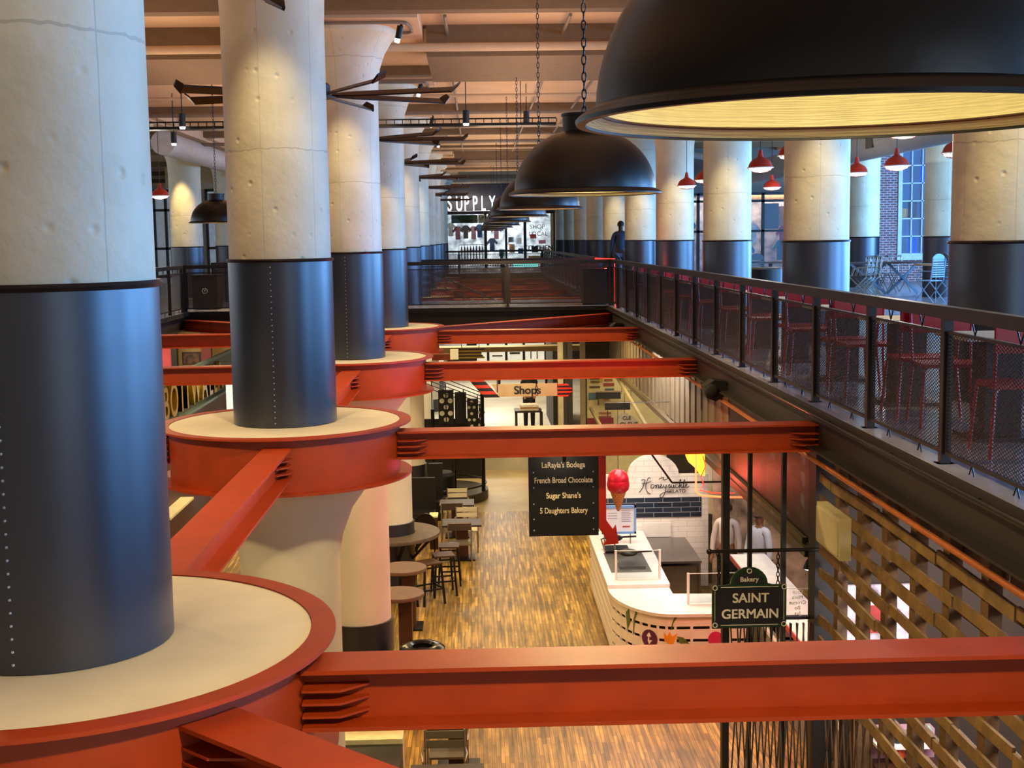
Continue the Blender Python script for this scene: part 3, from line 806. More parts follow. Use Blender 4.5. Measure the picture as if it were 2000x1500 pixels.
GC, GT = 'red metal chairs along the right railing', 'pale square tables along the right railing'
for i in range(10):
    y = 9.8 + 2.1 * i
    c = tb if i == 0 else copy_tree(tb); c.location = (3.98, y, ZU); c['group'] = GT
    c['label'] = '%s pale topped square table on a dark pedestal behind the right railing' % ORD[i]
    for s in (-1, 1):
        n = 2 * i + (0 if s < 0 else 1)
        c = ch if n == 0 else copy_tree(ch)
        c.location = (3.86 + random.uniform(-.04, .04), y + s * .74, ZU); c.rotation_euler = (0, 0, (0 if s < 0 else PI) + random.uniform(-.12, .12)); c['group'] = GC
        c['label'] = 'red metal chair on the %s side of the %s pale railing table' % ('near' if s < 0 else 'far', ORD[i])
# trestle table
BLG = mat('blue_grey_metal', '#5d6a78', .4, .4)
t = thing('trestle_table', (10.7, 34, ZU), 'long dark topped trestle table with crossed metal legs before the brick wall', 'table')
MB().box(9.75, 11.65, 33.7, 34.4, ZU + .80, ZU + .84).build('tabletop', WDARK, t)
for (xa, xb) in ((9.8, 10.75), (10.8, 11.6)):
    for yy in (33.85,):
        MB().bar((xa, yy, ZU + .8), (xb, yy, ZU + .02), .05, .06).build('leg', BLG, t)
        MB().bar((xb, yy + .06, ZU + .8), (xa, yy + .06, ZU + .02), .05, .06).build('leg', BLG, t)
def folding_chair(loc, rz, label, group, m=None, slats=8, round_top=True, wood=None):
    m = m or BLG
    t = thing('folding_chair', loc, label, 'chair', group); t.rotation_euler = (0, 0, rz)
    for sx in (-1, 1):
        MB().tube([(sx * .2, -.28, 1.0), (sx * .21, -.22, .5), (sx * .21, .25, 0)], .013, 6).build('leg', m, t, smooth=True, local=True)
        MB().tube([(sx * .19, .2, .5), (sx * .19, 0, .3), (sx * .19, -.3, 0)], .013, 6).build('leg', m, t, smooth=True, local=True)
        MB().tube([(sx * .21, -.25, .72), (sx * .23, .1, .72), (sx * .22, .16, .5)], .012, 6).build('armrest', m, t, smooth=True, local=True)
    b = MB()
    if slats:
        for i in range(slats):
            b.box(-.2, .2, -.26, -.245, .58 + i * .05, .61 + i * .05)
    b.box(-.2, .2, -.265, -.24, .94, .99)
    if round_top: b.prism([(.2 * math.cos(a * PI / 10), .98 + .13 * math.sin(a * PI / 10)) for a in range(11)], 'Y', -.265, -.245)
    b.build('backrest', wood or m, t, local=True)
    s = MB()
    for i in range(6): s.box(-.2, .2, -.2 + i * .07, -.15 + i * .07, .49, .51)
    s.build('seat', wood or m, t, local=True)
    return t
PB = mat('pale_blue_metal', '#7f9bb0', .35, .2)
folding_chair((10.33, 29.4, ZU), .5, 'pale blue slatted folding chair with round eyed top by the dark sleeve', 'pale slatted folding chairs', PB)
folding_chair((11.2, 30.3, ZU), -1.3, 'second slatted folding chair half hidden by the nearest right column', 'pale slatted folding chairs', BLG)
for i in range(4):
    folding_chair((9.75 + .14 * i, 33.0 + .1 * i, ZU), 1.2, ['leftmost', 'second', 'third', 'rightmost'][i] + ' of four wood backed folding chairs at the left end of the trestle table', 'wood backed folding chairs', SIL, slats=0, round_top=False, wood=WDARK)
for i in range(3):
    folding_chair((10.9 + .3 * i, 35.1, ZU), PI + .2, ['left', 'middle', 'right'][i] + ' folding chair standing behind the trestle table', 'folding chairs behind the trestle table', SIL, slats=0, round_top=False, wood=WDARK)
t = thing('round_table', (11.15, 32.6, ZU), 'round brown topped table right of the pale blue folding chair', 'table')
MB().lathe([(0, .80), (.5, .80), (.5, .84), (0, .84)], 32, c=(11.1, 31.2, ZU)).build('tabletop', mat('tan_table', '#a88a6a', .4), t, smooth=True)
MB().lathe([(.03, 0), (.03, .8)], 12, c=(11.1, 31.2, ZU)).build('pedestal', BLACK, t)
t = thing('round_bin', (6.0, 27, ZU), 'black round drum with pale rimmed lid left of the third right column', 'bin')
MB().lathe([(0, 0), (.33, 0), (.35, .88), (0, .88)], 32, c=(6.05, 27, ZU)).build('drum', BLACKP, t, smooth=True)
MB().lathe([(0, .93), (.34, .91), (.36, .88), (0, .88)], 32, c=(6.05, 27, ZU)).build('lid', mat('satin_lid', '#6d6863', .25, .6), t, smooth=True)
folding_chair((6.9, 33.6, ZU), PI - .3, 'dark slatted folding chair behind the round drum', 'dark slatted folding chairs', BLACK)
folding_chair((7.5, 34.0, ZU), PI + .3, 'second dark slatted folding chair right of the round drum', 'dark slatted folding chairs', BLACK)
t = thing('square_table', (7.9, 35, ZU), 'brown square table behind the dark slatted chairs', 'table')
MB().box(7.55, 8.5, 34.9, 35.6, ZU + .82, ZU + .86).build('tabletop', WDARK, t)
MB().box(7.98, 8.06, 35.2, 35.3, ZU, ZU + .82).build('pedestal', BLACK, t)

# ================================================================ UPPER RIGHT BACK WALLS
m = MB(); m.box(12.9, 14.0, 43, 43.3, ZU, ZC); m.box(15.35, 18.5, 43, 43.3, ZU, ZC); m.box(14.0, 15.35, 43, 43.3, ZU, 6.05)
struct(m, 'wall_brick', BRICK)
t = thing('window_1', (14.7, 43, 6.05), None, None); t['kind'] = 'structure'
WF = mat('window_frame_white', '#e2ecf0', .4)
m = MB(); m.box(14.0, 14.13, 42.93, 43.05, 6.05, ZC); m.box(15.2, 15.35, 42.93, 43.05, 6.05, ZC); m.box(13.98, 15.37, 42.9, 43.1, 6.0, 6.2)
for x in (14.45, 14.8): m.box(x - .02, x + .02, 42.95, 43.0, 6.2, ZC)
for i in range(7): m.box(14.1, 15.25, 42.95, 43.0, 6.2 + .58 * i - .02, 6.2 + .58 * i + .02)
m.build('window_frame', WF, t)
MB().box(14.1, 15.25, 43.03, 43.04, 6.2, ZC).build('window_pane', GLASSM, t)
SKYB = mat('daylight_glow_panel', '#2a4a86', .8, var=.3, vscale=2.5, emit=.42, ecol='#5a86d0')
MB().box(13.9, 15.5, 43.9, 43.95, ZU, ZC).build('curtain', SKYB, t)  # no real curtain: backing panel whose own glow stands in for daylight
MB().box(15.45, 15.5, 43.3, 43.9, ZU, ZC).box(13.85, 13.9, 43.3, 43.9, ZU, ZC).build('light_baffle', mat('window_baffle', '#3c506c', .7), t)  # side panels added to block stray light from the window backing
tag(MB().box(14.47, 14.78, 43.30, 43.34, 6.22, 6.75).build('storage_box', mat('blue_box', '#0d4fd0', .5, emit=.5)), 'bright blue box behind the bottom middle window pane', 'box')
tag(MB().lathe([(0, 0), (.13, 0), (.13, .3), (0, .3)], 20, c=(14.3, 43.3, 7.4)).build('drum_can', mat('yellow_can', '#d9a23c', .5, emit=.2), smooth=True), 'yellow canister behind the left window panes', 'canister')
tag(MB().box(14.5, 14.75, 43.3, 43.5, 7.4, 7.92).build('storage_box', mat('brown_box', '#6d3a34', .5)), 'reddish brown box behind the middle window panes', 'box')
tag(MB().box(14.83, 15.1, 43.3, 43.34, 8.55, 9.08).build('storage_box', mat('blue_box')), 'bright blue panel behind the upper right window pane', 'box')
# clothing shop at the right
m = MB(); m.box(4.0, 13.0, 45.6, 45.8, 8.35, ZC); struct(m, 'wall_shop_head', mat('grey_wall', '#6f6a62', .7))
t = thing('storefront', (10, 45.5, ZU), 'black framed clothing shop window beyond the right columns', 'shop front')
m = MB()
for x in (7.0, 7.45, 7.8, 8.9, 10.07, 11.2, 12.3, 12.95): m.box(x - .05, x + .05, 45.45, 45.55, ZU, 8.35)
for z in (7.04, 8.08, 8.33, 5.4): m.box(6.95, 13, 45.45, 45.55, z - .04, z + .04)
m.build('window_frame', BLACK, t)
MB().box(6.95, 13, 45.52, 45.53, ZU, 8.35).build('window_pane', GLASSM, t)
MB().box(6.95, 13, 47.2, 47.25, ZU, 8.35).build('back_wall', mat('shop_interior', '#a69a94', .7, var=.35, vscale=3), t)
light('shop_light', 'AREA', (9.8, 46.6, 8.3), 160, (1, .92, .85), 5, 1, rot=(0, 0, 0))
tag(MB().box(8.95, 11.15, 46.2, 46.25, 8.12, 8.34).build('fabric_swag', mat('orange_fabric', '#e0a860', .7, var=.2)), 'orange cream fabric strip behind the top panes of the clothing shop', 'fabric')
def garment(x, y, z, m, label, group, w=.42, h=.7):
    t = thing('hanging_shirt', (x, y, z), label, 'shirt', group)
    MB().prism([(x - w * .25, z), (x + w * .25, z), (x + w * .25, z + h * .65), (x + w * .5, z + h * .5), (x + w * .6, z + h * .66), (x + w * .2, z + h), (x - w * .2, z + h), (x - w * .6, z + h * .66), (x - w * .5, z + h * .5), (x - w * .25, z + h * .65)], 'Y', y, y + .1).build('cloth', m, t)
    MB().tube([(x, y + .05, z + h), (x, y + .05, z + h + .08)], .01, 5).build('hanger_hook', BLACK, t)
cm = [mat('cloth_' + n, c, .8, var=.15) for n, c in (('white', '#d8d4d0'), ('blue', '#3d5a90'), ('red', '#b0403c'), ('tan', '#b08a5c'), ('black', '#1d1c20'), ('teal', '#3b7a80'), ('pink', '#d890a0'))]
for i, (x, c, z) in enumerate(((9.55, 2, 6.9), (9.9, 0, 6.6), (9.7, 1, 5.9), (10.9, 3, 7.2), (10.95, 2, 6.5), (10.85, 5, 6.0), (7.6, 1, 6.8), (7.55, 4, 6.0))):
    garment(x, 46.2, z, cm[c], '%s coloured garment hanging in the right clothing shop window, %s from the left' % (['red', 'white', 'blue', 'tan', 'dark red', 'teal', 'navy', 'black'][i], ORD[i].replace(' nearest', '').replace('nearest', 'first')), 'garments in the right clothing shop')
tag(MB().box(10.15, 10.75, 46.0, 46.05, 7.1, 8.0).build('dark_board', mat('dark_green_board', '#26332e', .5)), 'dark green board in the middle pane of the clothing shop', 'board')

# ================================================================ LEFT BACK OF THE UPPER FLOOR
m = MB(); m.box(-17, -12.95, 52, 52.2, ZU, ZC); m.box(-12.1, -11.4, 52, 52.2, 9.0, ZC); m.box(-11.4, -10.55, 52, 52.2, ZU, ZC); m.box(-10.55, -6.5, 52, 52.2, 9.0, ZC)
struct(m, 'wall_left_shops', mat('cream_wall', '#c9b68f'))
t = thing('storefront', (-11, 51.9, ZU), 'tall black framed shop window left of the yellow lit column', 'shop front')
m = MB()
for x in (-12.9, -12.55, -12.1, -11.75, -11.45, -10.5, -9.95, -9.6, -9.3): m.box(x - .05, x + .05, 51.8, 51.9, ZU, 9.0)
for z in (5.6, 6.7, 8.2, 8.95): m.box(-12.9, -11.4, 51.8, 51.9, z - .05, z + .05); m.box(-10.5, -6.5, 51.8, 51.9, z - .05, z + .05)
m.build('window_frame', BLACK, t)
MB().box(-12.9, -6.5, 51.92, 51.93, ZU, 9.0).build('window_pane', GLASSM, t)
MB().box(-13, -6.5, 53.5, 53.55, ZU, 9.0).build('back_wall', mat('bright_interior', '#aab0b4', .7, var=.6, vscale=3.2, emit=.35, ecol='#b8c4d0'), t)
# bins on the footbridge
def bin_box(x0, x1, y0, z1, label, emblem=True):
    t = thing('litter_bin', ((x0 + x1) / 2, y0, ZU), label, 'bin', 'black litter bins on the footbridge')
    MB().box(x0, x1, y0, y0 + .6, ZU + .02, z1).build('body', mat('bin_brown_black', '#191210', .5), t)
    MB().box(x0 - .02, x1 + .02, y0 - .02, y0 + .62, z1, z1 + .03).build('lid', BLACK, t)
    if emblem:
        cx_ = (x0 + x1) / 2
        o = MB().lathe([(.055, 0), (.066, 0), (.066, .006), (.055, .006), (.055, 0)], 24).build('emblem_ring', mat('emblem_grey', '#e0dcd4', .5), t, local=True)
        o.rotation_euler = (PI / 2, 0, 0); o.location = (0, -.004, z1 - ZU - .35)
        text('P', MATS['emblem_grey'], t, (cx_, y0 - .004, z1 - .35), .09, 'emblem_letter')
bin_box(-6.76, -6.16, 31.3, 6.10, 'black litter bin with ring emblem at the left end of the footbridge')
bin_box(-6.02, -5.42, 31.9, 6.18, 'second black litter bin with ring emblem, right of the first on the footbridge')
bin_box(2.55, 3.15, 30.8, 6.12, 'plain black box standing at the right end of the footbridge', False)
tag(MB().tube([(2.9, 31.5, 6.36), (3.35, 31.5, 6.36), (3.35, 31.5, 5.33)], .035, 8).build('neon_tube', mat('neon_red', '#ff3020', .5, emit=3.5, ecol='#ff2a1a', var=0), smooth=True), 'red neon corner glowing at the far end of the right railing', 'neon tube')
light('neon_glow', 'POINT', (3.2, 31.4, 6.2), 30, (1, .08, .05), radius=.1)

# ================================================================ SUPPLY SHOP AT THE FAR END
YS = 74.0
m = MB(); m.box(4.6, 18, YS, YS + .2, ZU, ZC); m.box(-16, -1.65, YS, YS + .2, ZU, ZC); struct(MB().box(-1.65, 4.6, YS, YS + .2, 8.5, ZC), 'wall_sign_backing', mat('dark_sign_wall', '#4a3e3c', .7))
struct(m, 'wall_supply_front', mat('cream_wall2', '#b8a888', .7))
t = thing('supply_shop', (1.5, YS, ZU), 'bright shop front with glass panes under the SUPPLY sign', 'shop front')
m = MB()
for x, wd in ((-1.6, .06), (.62, .08), (1.78, .06), (2.85, .08), (4.5, .05)): m.box(x - wd, x + wd, YS - .12, YS, ZU, 8.45)
m.box(-1.7, 4.6, YS - .14, YS, 8.30, 8.48)
m.build('window_frame', mat('dark_maroon_frame', '#2a1214', .5), t)
MB().box(-1.6, 4.5, YS - .02, YS - .01, ZU, 8.3).build('window_pane', GLASS, t)
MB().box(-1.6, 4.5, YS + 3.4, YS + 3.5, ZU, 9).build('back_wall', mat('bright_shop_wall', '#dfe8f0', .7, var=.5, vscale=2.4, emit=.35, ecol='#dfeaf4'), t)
MB().box(-1.6, 4.5, YS + 2, YS + 3.4, ZU, ZU + .02).build('shop_floor', WTOP, t)
light('shop_light', 'AREA', (1.5, YS + 1.5, 9.2), 500, (.95, .97, 1), 5, 2.5, rot=(0, 0, 0))
t = thing('shop_sign', (-.3, YS - .3, 8.5), 'white glowing SUPPLY letters above the far shop', 'sign')
SG = mat('sign_glow', '#ffffff', .5, var=0, emit=3.2, ecol='#f4fbff')
xx = -1.50
for chh in 'SUPPLY':
    o = text(chh, SG, t, (xx, YS - .3, 8.86), 1.18, 'letter', ext=.05, align='LEFT', bold=.006, sx=.48); xx += .47
MB().box(-1.6, 1.2, YS - .26, YS - .2, 8.40, 8.46).build('sign_rail', MATS['dark_maroon_frame'], t)
text('UP', BLACKP, tag(MB().box(.22, .60, YS - .2, YS - .17, 7.82, 8.28).build('hanging_sign', mat('tan_sign', '#c9a468', .6)), 'small tan sign reading UP left of the glass door', 'sign'), (.41, YS - .21, 8.1), .28, 'lettering')
tag(MB().box(-1.3, .2, YS + .3, YS + .35, 7.82, 8.28).build('green_panel', mat('hedge_green', '#1f5a2c', .8, var=.3, vscale=20)), 'dark green leafy panel in the upper left of the supply shop', 'panel')
for i, (x, z, c) in enumerate(((-1.35, 7.1, 0), (-.95, 6.9, 2), (-.5, 6.95, 4), (-.05, 6.9, 6), (.3, 7.0, 1), (1.0, 6.2, 1), (1.25, 6.9, 6))):
    garment(x, YS + 1, z, cm[c], ['white', 'red', 'black', 'pink', 'blue', 'royal blue', 'rose'][i] + ' t-shirt displayed in the supply shop window', 't-shirts in the supply shop', w=.55, h=.75)
for i in range(8):
    garment(-.75 + i * .17, YS + .7, 5.6, cm[(i * 3) % 7], 'garment hanging on the rack in the supply shop, %s from the left' % ORD[i].replace(' nearest', '').replace('nearest', 'first'), 'garments on the supply shop rack', w=.12, h=.9)
t = thing('clothes_rack', (-.2, YS + .7, 6.6), 'clothes rack in the lower left of the supply shop', 'clothes rack')
MB().tube([(-.9, YS + .75, ZU), (-.9, YS + .75, 6.6), (.6, YS + .75, 6.6), (.6, YS + .75, ZU)], .02, 6).build('rack_frame', BLACK, t)
for i, (x, z, w_, h_, c) in enumerate(((1.95, 6.7, .3, .3, 4), (2.4, 6.6, .3, .35, 0), (2.0, 6.1, .3, .5, 3), (2.5, 6.05, .3, .3, 1), (3.2, 6.9, .35, .25, 2), (3.7, 6.6, .4, .2, 6), (3.3, 6.1, .35, .35, 4), (4.0, 6.0, .35, .3, 3), (1.4, 5.9, .3, .4, 5), (3.1, 5.7, .8, .2, 3))):
    tag(MB().box(x, x + w_, YS + 1.3, YS + 1.6, z, z + h_).build('product_box', cm[c]), 'small %s item displayed on the right side of the supply shop, %s from the left' % (['black', 'white', 'tan', 'blue', 'red', 'pink', 'dark', 'brown', 'teal', 'wood'][i], ORD[i].replace(' nearest', '').replace('nearest', 'first')), 'box', 'goods in the supply shop')
t = thing('window_lettering', (3.5, YS - .05, 7.2), 'red and dark window lettering reading SHOP LOCAL KITCHEN', 'lettering')
text('SHOP', mat('faded_red', '#b0483c', .6), t, (3.55, YS - .05, 7.55), .34, 'lettering'); text('LOCAL', MATS['faded_red'], t, (3.6, YS - .05, 7.15), .34, 'lettering'); text('KITCHEN', BLACKP, t, (3.6, YS - .05, 6.35), .40, 'lettering', bold=.01)
tag(MB().tube([(1.75, 60, 5.75), (2.9, 60, 5.75)], .14, 12).build('glass_sign', mat('cyan_glow', '#8ff0f0', .4, emit=1.6, ecol='#7ff4ee')), 'small cyan glowing bar behind the far railing', 'lamp')

# ================================================================ STAIR BEYOND THE FOOTBRIDGE
t = thing('metal_staircase', (-2.2, 38, 3), 'dark metal stair with slanting rails seen through the footbridge mesh', 'staircase')
for x in (.45,):
    for dz in (0, .22, .44, .66, .95):
        MB().bar((x - 1.9, 41, 4.95 + dz), (x + .3, 36.4, 4.15 + dz), .035, .045 if dz in (0, .95) else .022).build('handrail', BLG, t)
    for q in (0, .25, .5, .75, 1):
        P = Vector((x - 1.9, 41, 4.95)).lerp(Vector((x + .3, 36.4, 4.15)), q); MB().bar(P, P + Vector((0, 0, .95)), .035, .035).build('post', BLG, t)
t = thing('spiral_stage_stair', (-.7, 37, .9), 'black stair with round holed panels and thin railings left of the Shops sign', 'staircase')
MB().box(-1.75, .15, 37.2, 37.3, 0, 1.75).build('side_panel', BLACKP, t)
for (x0, x1, z0, z1) in ((-1.12, -.68, 1.62, 2.62), (-.65, -.32, 1.62, 2.55), (-.30, .02, 1.45, 2.35), (.03, .17, 1.4, 2.2)):
    pn = MB().box(x0, x1, 37.0, 37.05, z0, z1).build('holed_panel', BLACKP, t)
WD = mat('bright_holes', '#cfcabb', .6)
for (x0, zc) in ((-.9, 2.1), (-.17, 1.9), (.1, 1.75)):
    for (dx, dz) in ((0, .36), (-.12, .2), (.12, .2), (0, .02), (-.12, -.16), (.12, -.16), (0, -.34)):
        sc_ = 1 if x0 < -.5 else .6
        m = MB(); m.lathe([(0, 0), (.072 * sc_, 0)], 14); o = m.build('round_hole', WD, t, local=True, recalc=False); o.rotation_euler = (PI / 2, 0, 0); o.location = (x0 + dx * sc_ + .7, 36.99 - 37, zc + dz - .9)
for z in (0, .12, .24, .36, .48):
    MB().bar((-1.6, 36.9, 2.75 + z), (.1, 36.9, 2.15 + z * .8), .02, .025).build('rail', BLACK, t)
for x in (-1.3, -.9, -.4, 0, .16):
    MB().bar((x, 36.9, 1.5), (x, 36.9, 2.95 - (x + 1.3) * .35), .03, .03).build('post', BLACK, t)
t = thing('round_stage', (-1.0, 34.2, 0), 'low round dark platform ringed by a thin black railing', 'platform')
MB().lathe([(0, .25), (1.3, .25), (1.3, .02), (0, .02)], 48, c=(-1.05, 34.4, 0)).build('platform_deck', mat('dark_deck', '#3a342e', .5), t, smooth=True)
for z, r in ((.42, 1.25), (1.28, 1.25)):
    MB().tube([(-1.05 + r * math.cos(a * PI / 24), 34.4 + r * math.sin(a * PI / 24), z) for a in range(48)], .024, 6, closed=True).build('ring_rail', BLACK, t, smooth=True)
for a, r in ((-.35, .05), (.25, .02), (-1.2, .02), (-2.2, .02), (1.3, .02)):
    MB().tube([(-1.05 + 1.25 * math.cos(a), 34.4 + 1.25 * math.sin(a), .05), (-1.05 + 1.25 * math.cos(a), 34.4 + 1.25 * math.sin(a), 3.4 if r > .03 else 1.3)], r, 8).build('post', BLACK, t)
MB().tube([(-1.2, 34.4, .25), (-1.2, 34.4, 2.4)], .05, 10).build('centre_post', BLACK, t, smooth=True)
t = thing('round_drum_seat', (-.95, 33.3, 0), 'black round drum on the low round platform', 'drum seat')
MB().lathe([(0, .26), (.38, .26), (.38, .72), (.3, .80), (0, .80)], 32, c=(-1.0, 33.9, 0)).build('drum', BLACKP, t, smooth=True)

# ================================================================ LOWER FLOOR FURNITURE
t = thing('round_bar_table', (CX, ky(3), 0), 'large round grey wood counter wrapped around a blue column sleeve', 'table')
MB().lathe([(.51, 1.03), (1.0, 1.03), (1.01, 1.06), (1.0, 1.10), (.51, 1.10), (.51, 1.03)], 64, c=(CX, ky(3), 0)).build('tabletop', WGREY, t, smooth=True)
for a in (-2.2, -1.2, -.4, .5, 1.6, 2.7):
    d = Vector((math.cos(a), math.sin(a), 0)); P = Vector((CX, ky(3), 0))
    MB().bar(P + d * .5 + Vector((0, 0, .6)), P + d * .9 + Vector((0, 0, 1.02)), .05, .05).build('bracket', BLACK, t)
def make_stool():
    t = thing('bar_stool', (0, 0, 0), 's', 'stool')
    MB().box(-.2, .2, -.2, .2, .77, .80).build('seat', WDARK, t, local=True)
    for sx in (-1, 1):
        for sy in (-1, 1): MB().bar((sx * .17, sy * .17, .77), (sx * .22, sy * .22, 0), .035, .035).build('leg', BLACK, t, local=True)
    m = MB()
    for z, h in ((.30, .208), (.72, .18)):
        for s in (-1, 1): m.box(-h, h, s * h - .012, s * h + .012, z - .015, z + .015); m.box(s * h - .012, s * h + .012, -h, h, z - .015, z + .015)
    m.build('foot_rail', BLACK, t, local=True)
    return t
st = make_stool()
for i, (x, y, rz) in enumerate(((-.98, 24.25, .5), (-.72, 24.85, .2), (-.62, 25.6, 0), (-1.5, 23.95, .9))):
    c = st if i == 0 else copy_tree(st); c.location = (x, y, 0); c.rotation_euler = (0, 0, rz); c['group'] = 'bar stools around the round column counter'
    c['label'] = ['front square wood stool with black legs under the round column counter', 'middle square wood stool beside the round column counter', 'rear square wood stool beside the round column counter', 'left stool mostly hidden behind the third column'][i]
for i, (x, y, h) in enumerate(((-1.38, 22.7, 1.1), (-1.36, 21.0, 1.1))):
    t = thing('round_pedestal_table', (x, y, 0), ['farther', 'nearer'][i] + ' small round brown table poking out right of the third column', 'table', 'small round tables behind the third column')
    MB().lathe([(0, 1.04), (.42, 1.04), (.43, 1.07), (.42, 1.1), (0, 1.1)], 48, c=(x, y, 0)).build('tabletop', mat('brown_tabletop', '#6b5040', .45, var=.1), t, smooth=True)
    MB().box(x + .0, x + .22, y - .12, y + .12, .03, 1.04).build('pedestal', WDARK, t)
    MB().box(x - .05, x + .34, y - .26, y + .26, 0, .03).build('base', BLACK, t)
t = thing('litter_bin', (-.87, 18.5, 0), 'black round litter bin with glossy ring lid above the nearest beam', 'bin')
MB().lathe([(0, 0), (.27, 0), (.33, .92), (0, .92)], 40, c=(-.87, 18.5, 0)).build('drum', BLACKP, t, smooth=True)
MB().lathe([(.15, .86), (.15, .98), (.19, 1.01), (.27, 1.0), (.335, .96), (.34, .92), (.30, .90), (.15, .86)], 48, c=(-.87, 18.5, 0)).build('ring_lid', mat('gloss_black', '#141416', .2, .3), t, smooth=True)
def slat_chair(loc, rz, label, group, slat=PAPER, slats=True, m=SIL):
    t = thing('dining_chair', loc, label, 'chair', group); t.rotation_euler = (0, 0, rz)
    MB().box(-.23, .23, -.22, .22, .47, .50).build('seat', m if not slats else slat, t, local=True)
    if slats:
        for z in (.72, .84): MB().box(-.25, .25, -.25, -.23, z, z + .095).build('back_slat', slat, t, local=True)
    else:
        MB().box(-.24, .24, -.25, -.235, .80, .95).build('backrest', slat, t, local=True)
        MB().tube([(-.25, -.245, .955), (.25, -.245, .955)], .010, 8).build('top_bar', CHROME, t, local=True)
    for sx in (-1, 1):
        MB().tube([(sx * .24, -.24, .95), (sx * .24, -.22, .5), (sx * .25, -.26, 0)], .014, 8).build('leg', m, t, smooth=True, local=True)
        MB().tube([(sx * .22, .2, .48), (sx * .24, .22, 0)], .014, 8).build('leg', m, t, smooth=True, local=True)
        MB().tube([(sx * .25, -.24, .72), (sx * .27, .0, .74), (sx * .25, .14, .70), (sx * .24, .18, .49)], .011, 8).build('armrest', m, t, smooth=True, local=True)
    return t
def dining_table(x0, x1, y0, y1, z, label):
    t = thing('dining_table', ((x0 + x1) / 2, (y0 + y1) / 2, 0), label, 'table', 'brown square dining tables on the lower floor')
    MB().box(x0, x1, y0, y1, z - .04, z).build('tabletop', mat('brown_grey_top', '#3c2c22', .45, var=.12), t)
    cx_, cy_ = (x0 + x1) / 2, (y0 + y1) / 2
    MB().box(cx_ - .13, cx_ + .13, cy_ - .06, cy_ + .06, .03, z - .04).build('pedestal', mat('rust_brown', '#4a2616', .5), t)
    MB().box(cx_ - .28, cx_ + .28, cy_ - .28, cy_ + .28, 0, .03).build('base', BLACK, t)
dining_table(-.80, .04, 27.35, 28.05, .8, 'brown square table between the metal chair and the cream slatted chair')
dining_table(-.92, -.12, 29.5, 30.2, .8, 'brown square table farther back near the round platform')
GS = mat('brown_grey_back', '#4d4036', .4, .2)
slat_chair((-.42, 27.1, 0), 0, 'metal armchair with dark back in front of the nearer brown table', 'metal armchairs on the lower floor', GS, False)
slat_chair((-.62, 29.2, 0), 0, 'metal armchair with dark back in front of the farther brown table', 'metal armchairs on the lower floor', GS, False)
slat_chair((-.28, 28.35, 0), PI, 'cream slatted chair behind the nearer brown table', 'cream slatted chairs')
slat_chair((-.52, 30.6, 0), PI, 'cream slatted chair behind the farther brown table', 'cream slatted chairs')
dining_table(-.85, 0.0, 13.9, 14.6, .8, 'brown table edge at the bottom of the frame')
GRN = mat('green_grey_slats', '#6f6a54', .5)
slat_chair((-.47, 15.05, 0), PI, 'green grey slatted chair at the bottom under the nearest beam', 'slatted chairs under the nearest beam', GRN)
slat_chair((-.45, 15.75, 0), 0, 'dark backed metal chair right behind the green grey slatted chair', 'metal armchairs on the lower floor', GS, False)
dining_table(-.75, .10, 16.0, 16.7, .8, 'brown table mostly hidden behind the nearest beam')
# waste station
t = thing('waste_station', (-1.3, 14.8, 0), 'black waste station with a cream tray panel at the bottom left', 'waste station')
MB().box(-1.75, -.98, 13.9, 15.25, .02, .80).build('body', mat('olive_black', '#24221c', .4), t)
MB().box(-1.75, -.98, 15.25, 15.62, .02, .86).build('tray_shelf', mat('lit_cream', '#efe6b0', .5), t)
MB().box(-1.75, -.98, 15.62, 15.66, .02, 1.05).build('back_panel', BLACKP, t)
MB().lathe([(0, .802), (.36, .802), (.38, .812), (.36, .822), (0, .822)], 40, c=(-1.55, 14.2, 0)).build('round_opening', BLACKP, t, smooth=True)
# booths behind the columns
for i, (x0, x1, y, z) in enumerate(((-1.75, -1.05, 30.6, 1.25), (-1.25, -.9, 32.0, 1.35))):
    t = thing('booth_seat', ((x0 + x1) / 2, y, 0), ['nearer', 'farther'][i] + ' black high backed booth right of the pale columns', 'booth', 'black booths on the lower floor')
    MB().box(x0, x1, y, y + .12, .0, z).build('backrest', BLACKP, t); MB().box(x0, x1, y - .5, y, .0, .48).build('seat', BLACKP, t)
t = thing('shell_chair', (-1.15, 28.0, 0), 'dark rounded shell chair beside the cream lit panel', 'chair')
m = MB(); m.prism([(-1.45 + .25 + .25 * math.cos(a * PI / 12), .62 + .30 * math.sin(a * PI / 12)) for a in range(13)] + [(-1.42, .45), (-.98, .45)][:2], 'Y', 28.1, 28.14); m.build('backrest', mat('dark_brown_shell', '#1c0f0c', .35), t)
MB().box(-1.42, -.98, 28.12, 28.5, .42, .45).build('seat', MATS['dark_brown_shell'], t)
for x in (-1.4, -1.0):
    for y in (28.15, 28.47): MB().box(x - .015, x + .015, y - .015, y + .015, 0, .42).build('leg', BLACK, t)
t = thing('lit_panel_table', (-1.05, 29, 0), 'small table with a bright cream top next to the shell chair', 'table')
MB().box(-1.12, -.93, 28.55, 29.0, .72, .75).build('tabletop', MATS['lit_cream'], t); MB().box(-1.12, -.93, 28.55, 28.58, 0, .72).build('pedestal', WDARK, t)

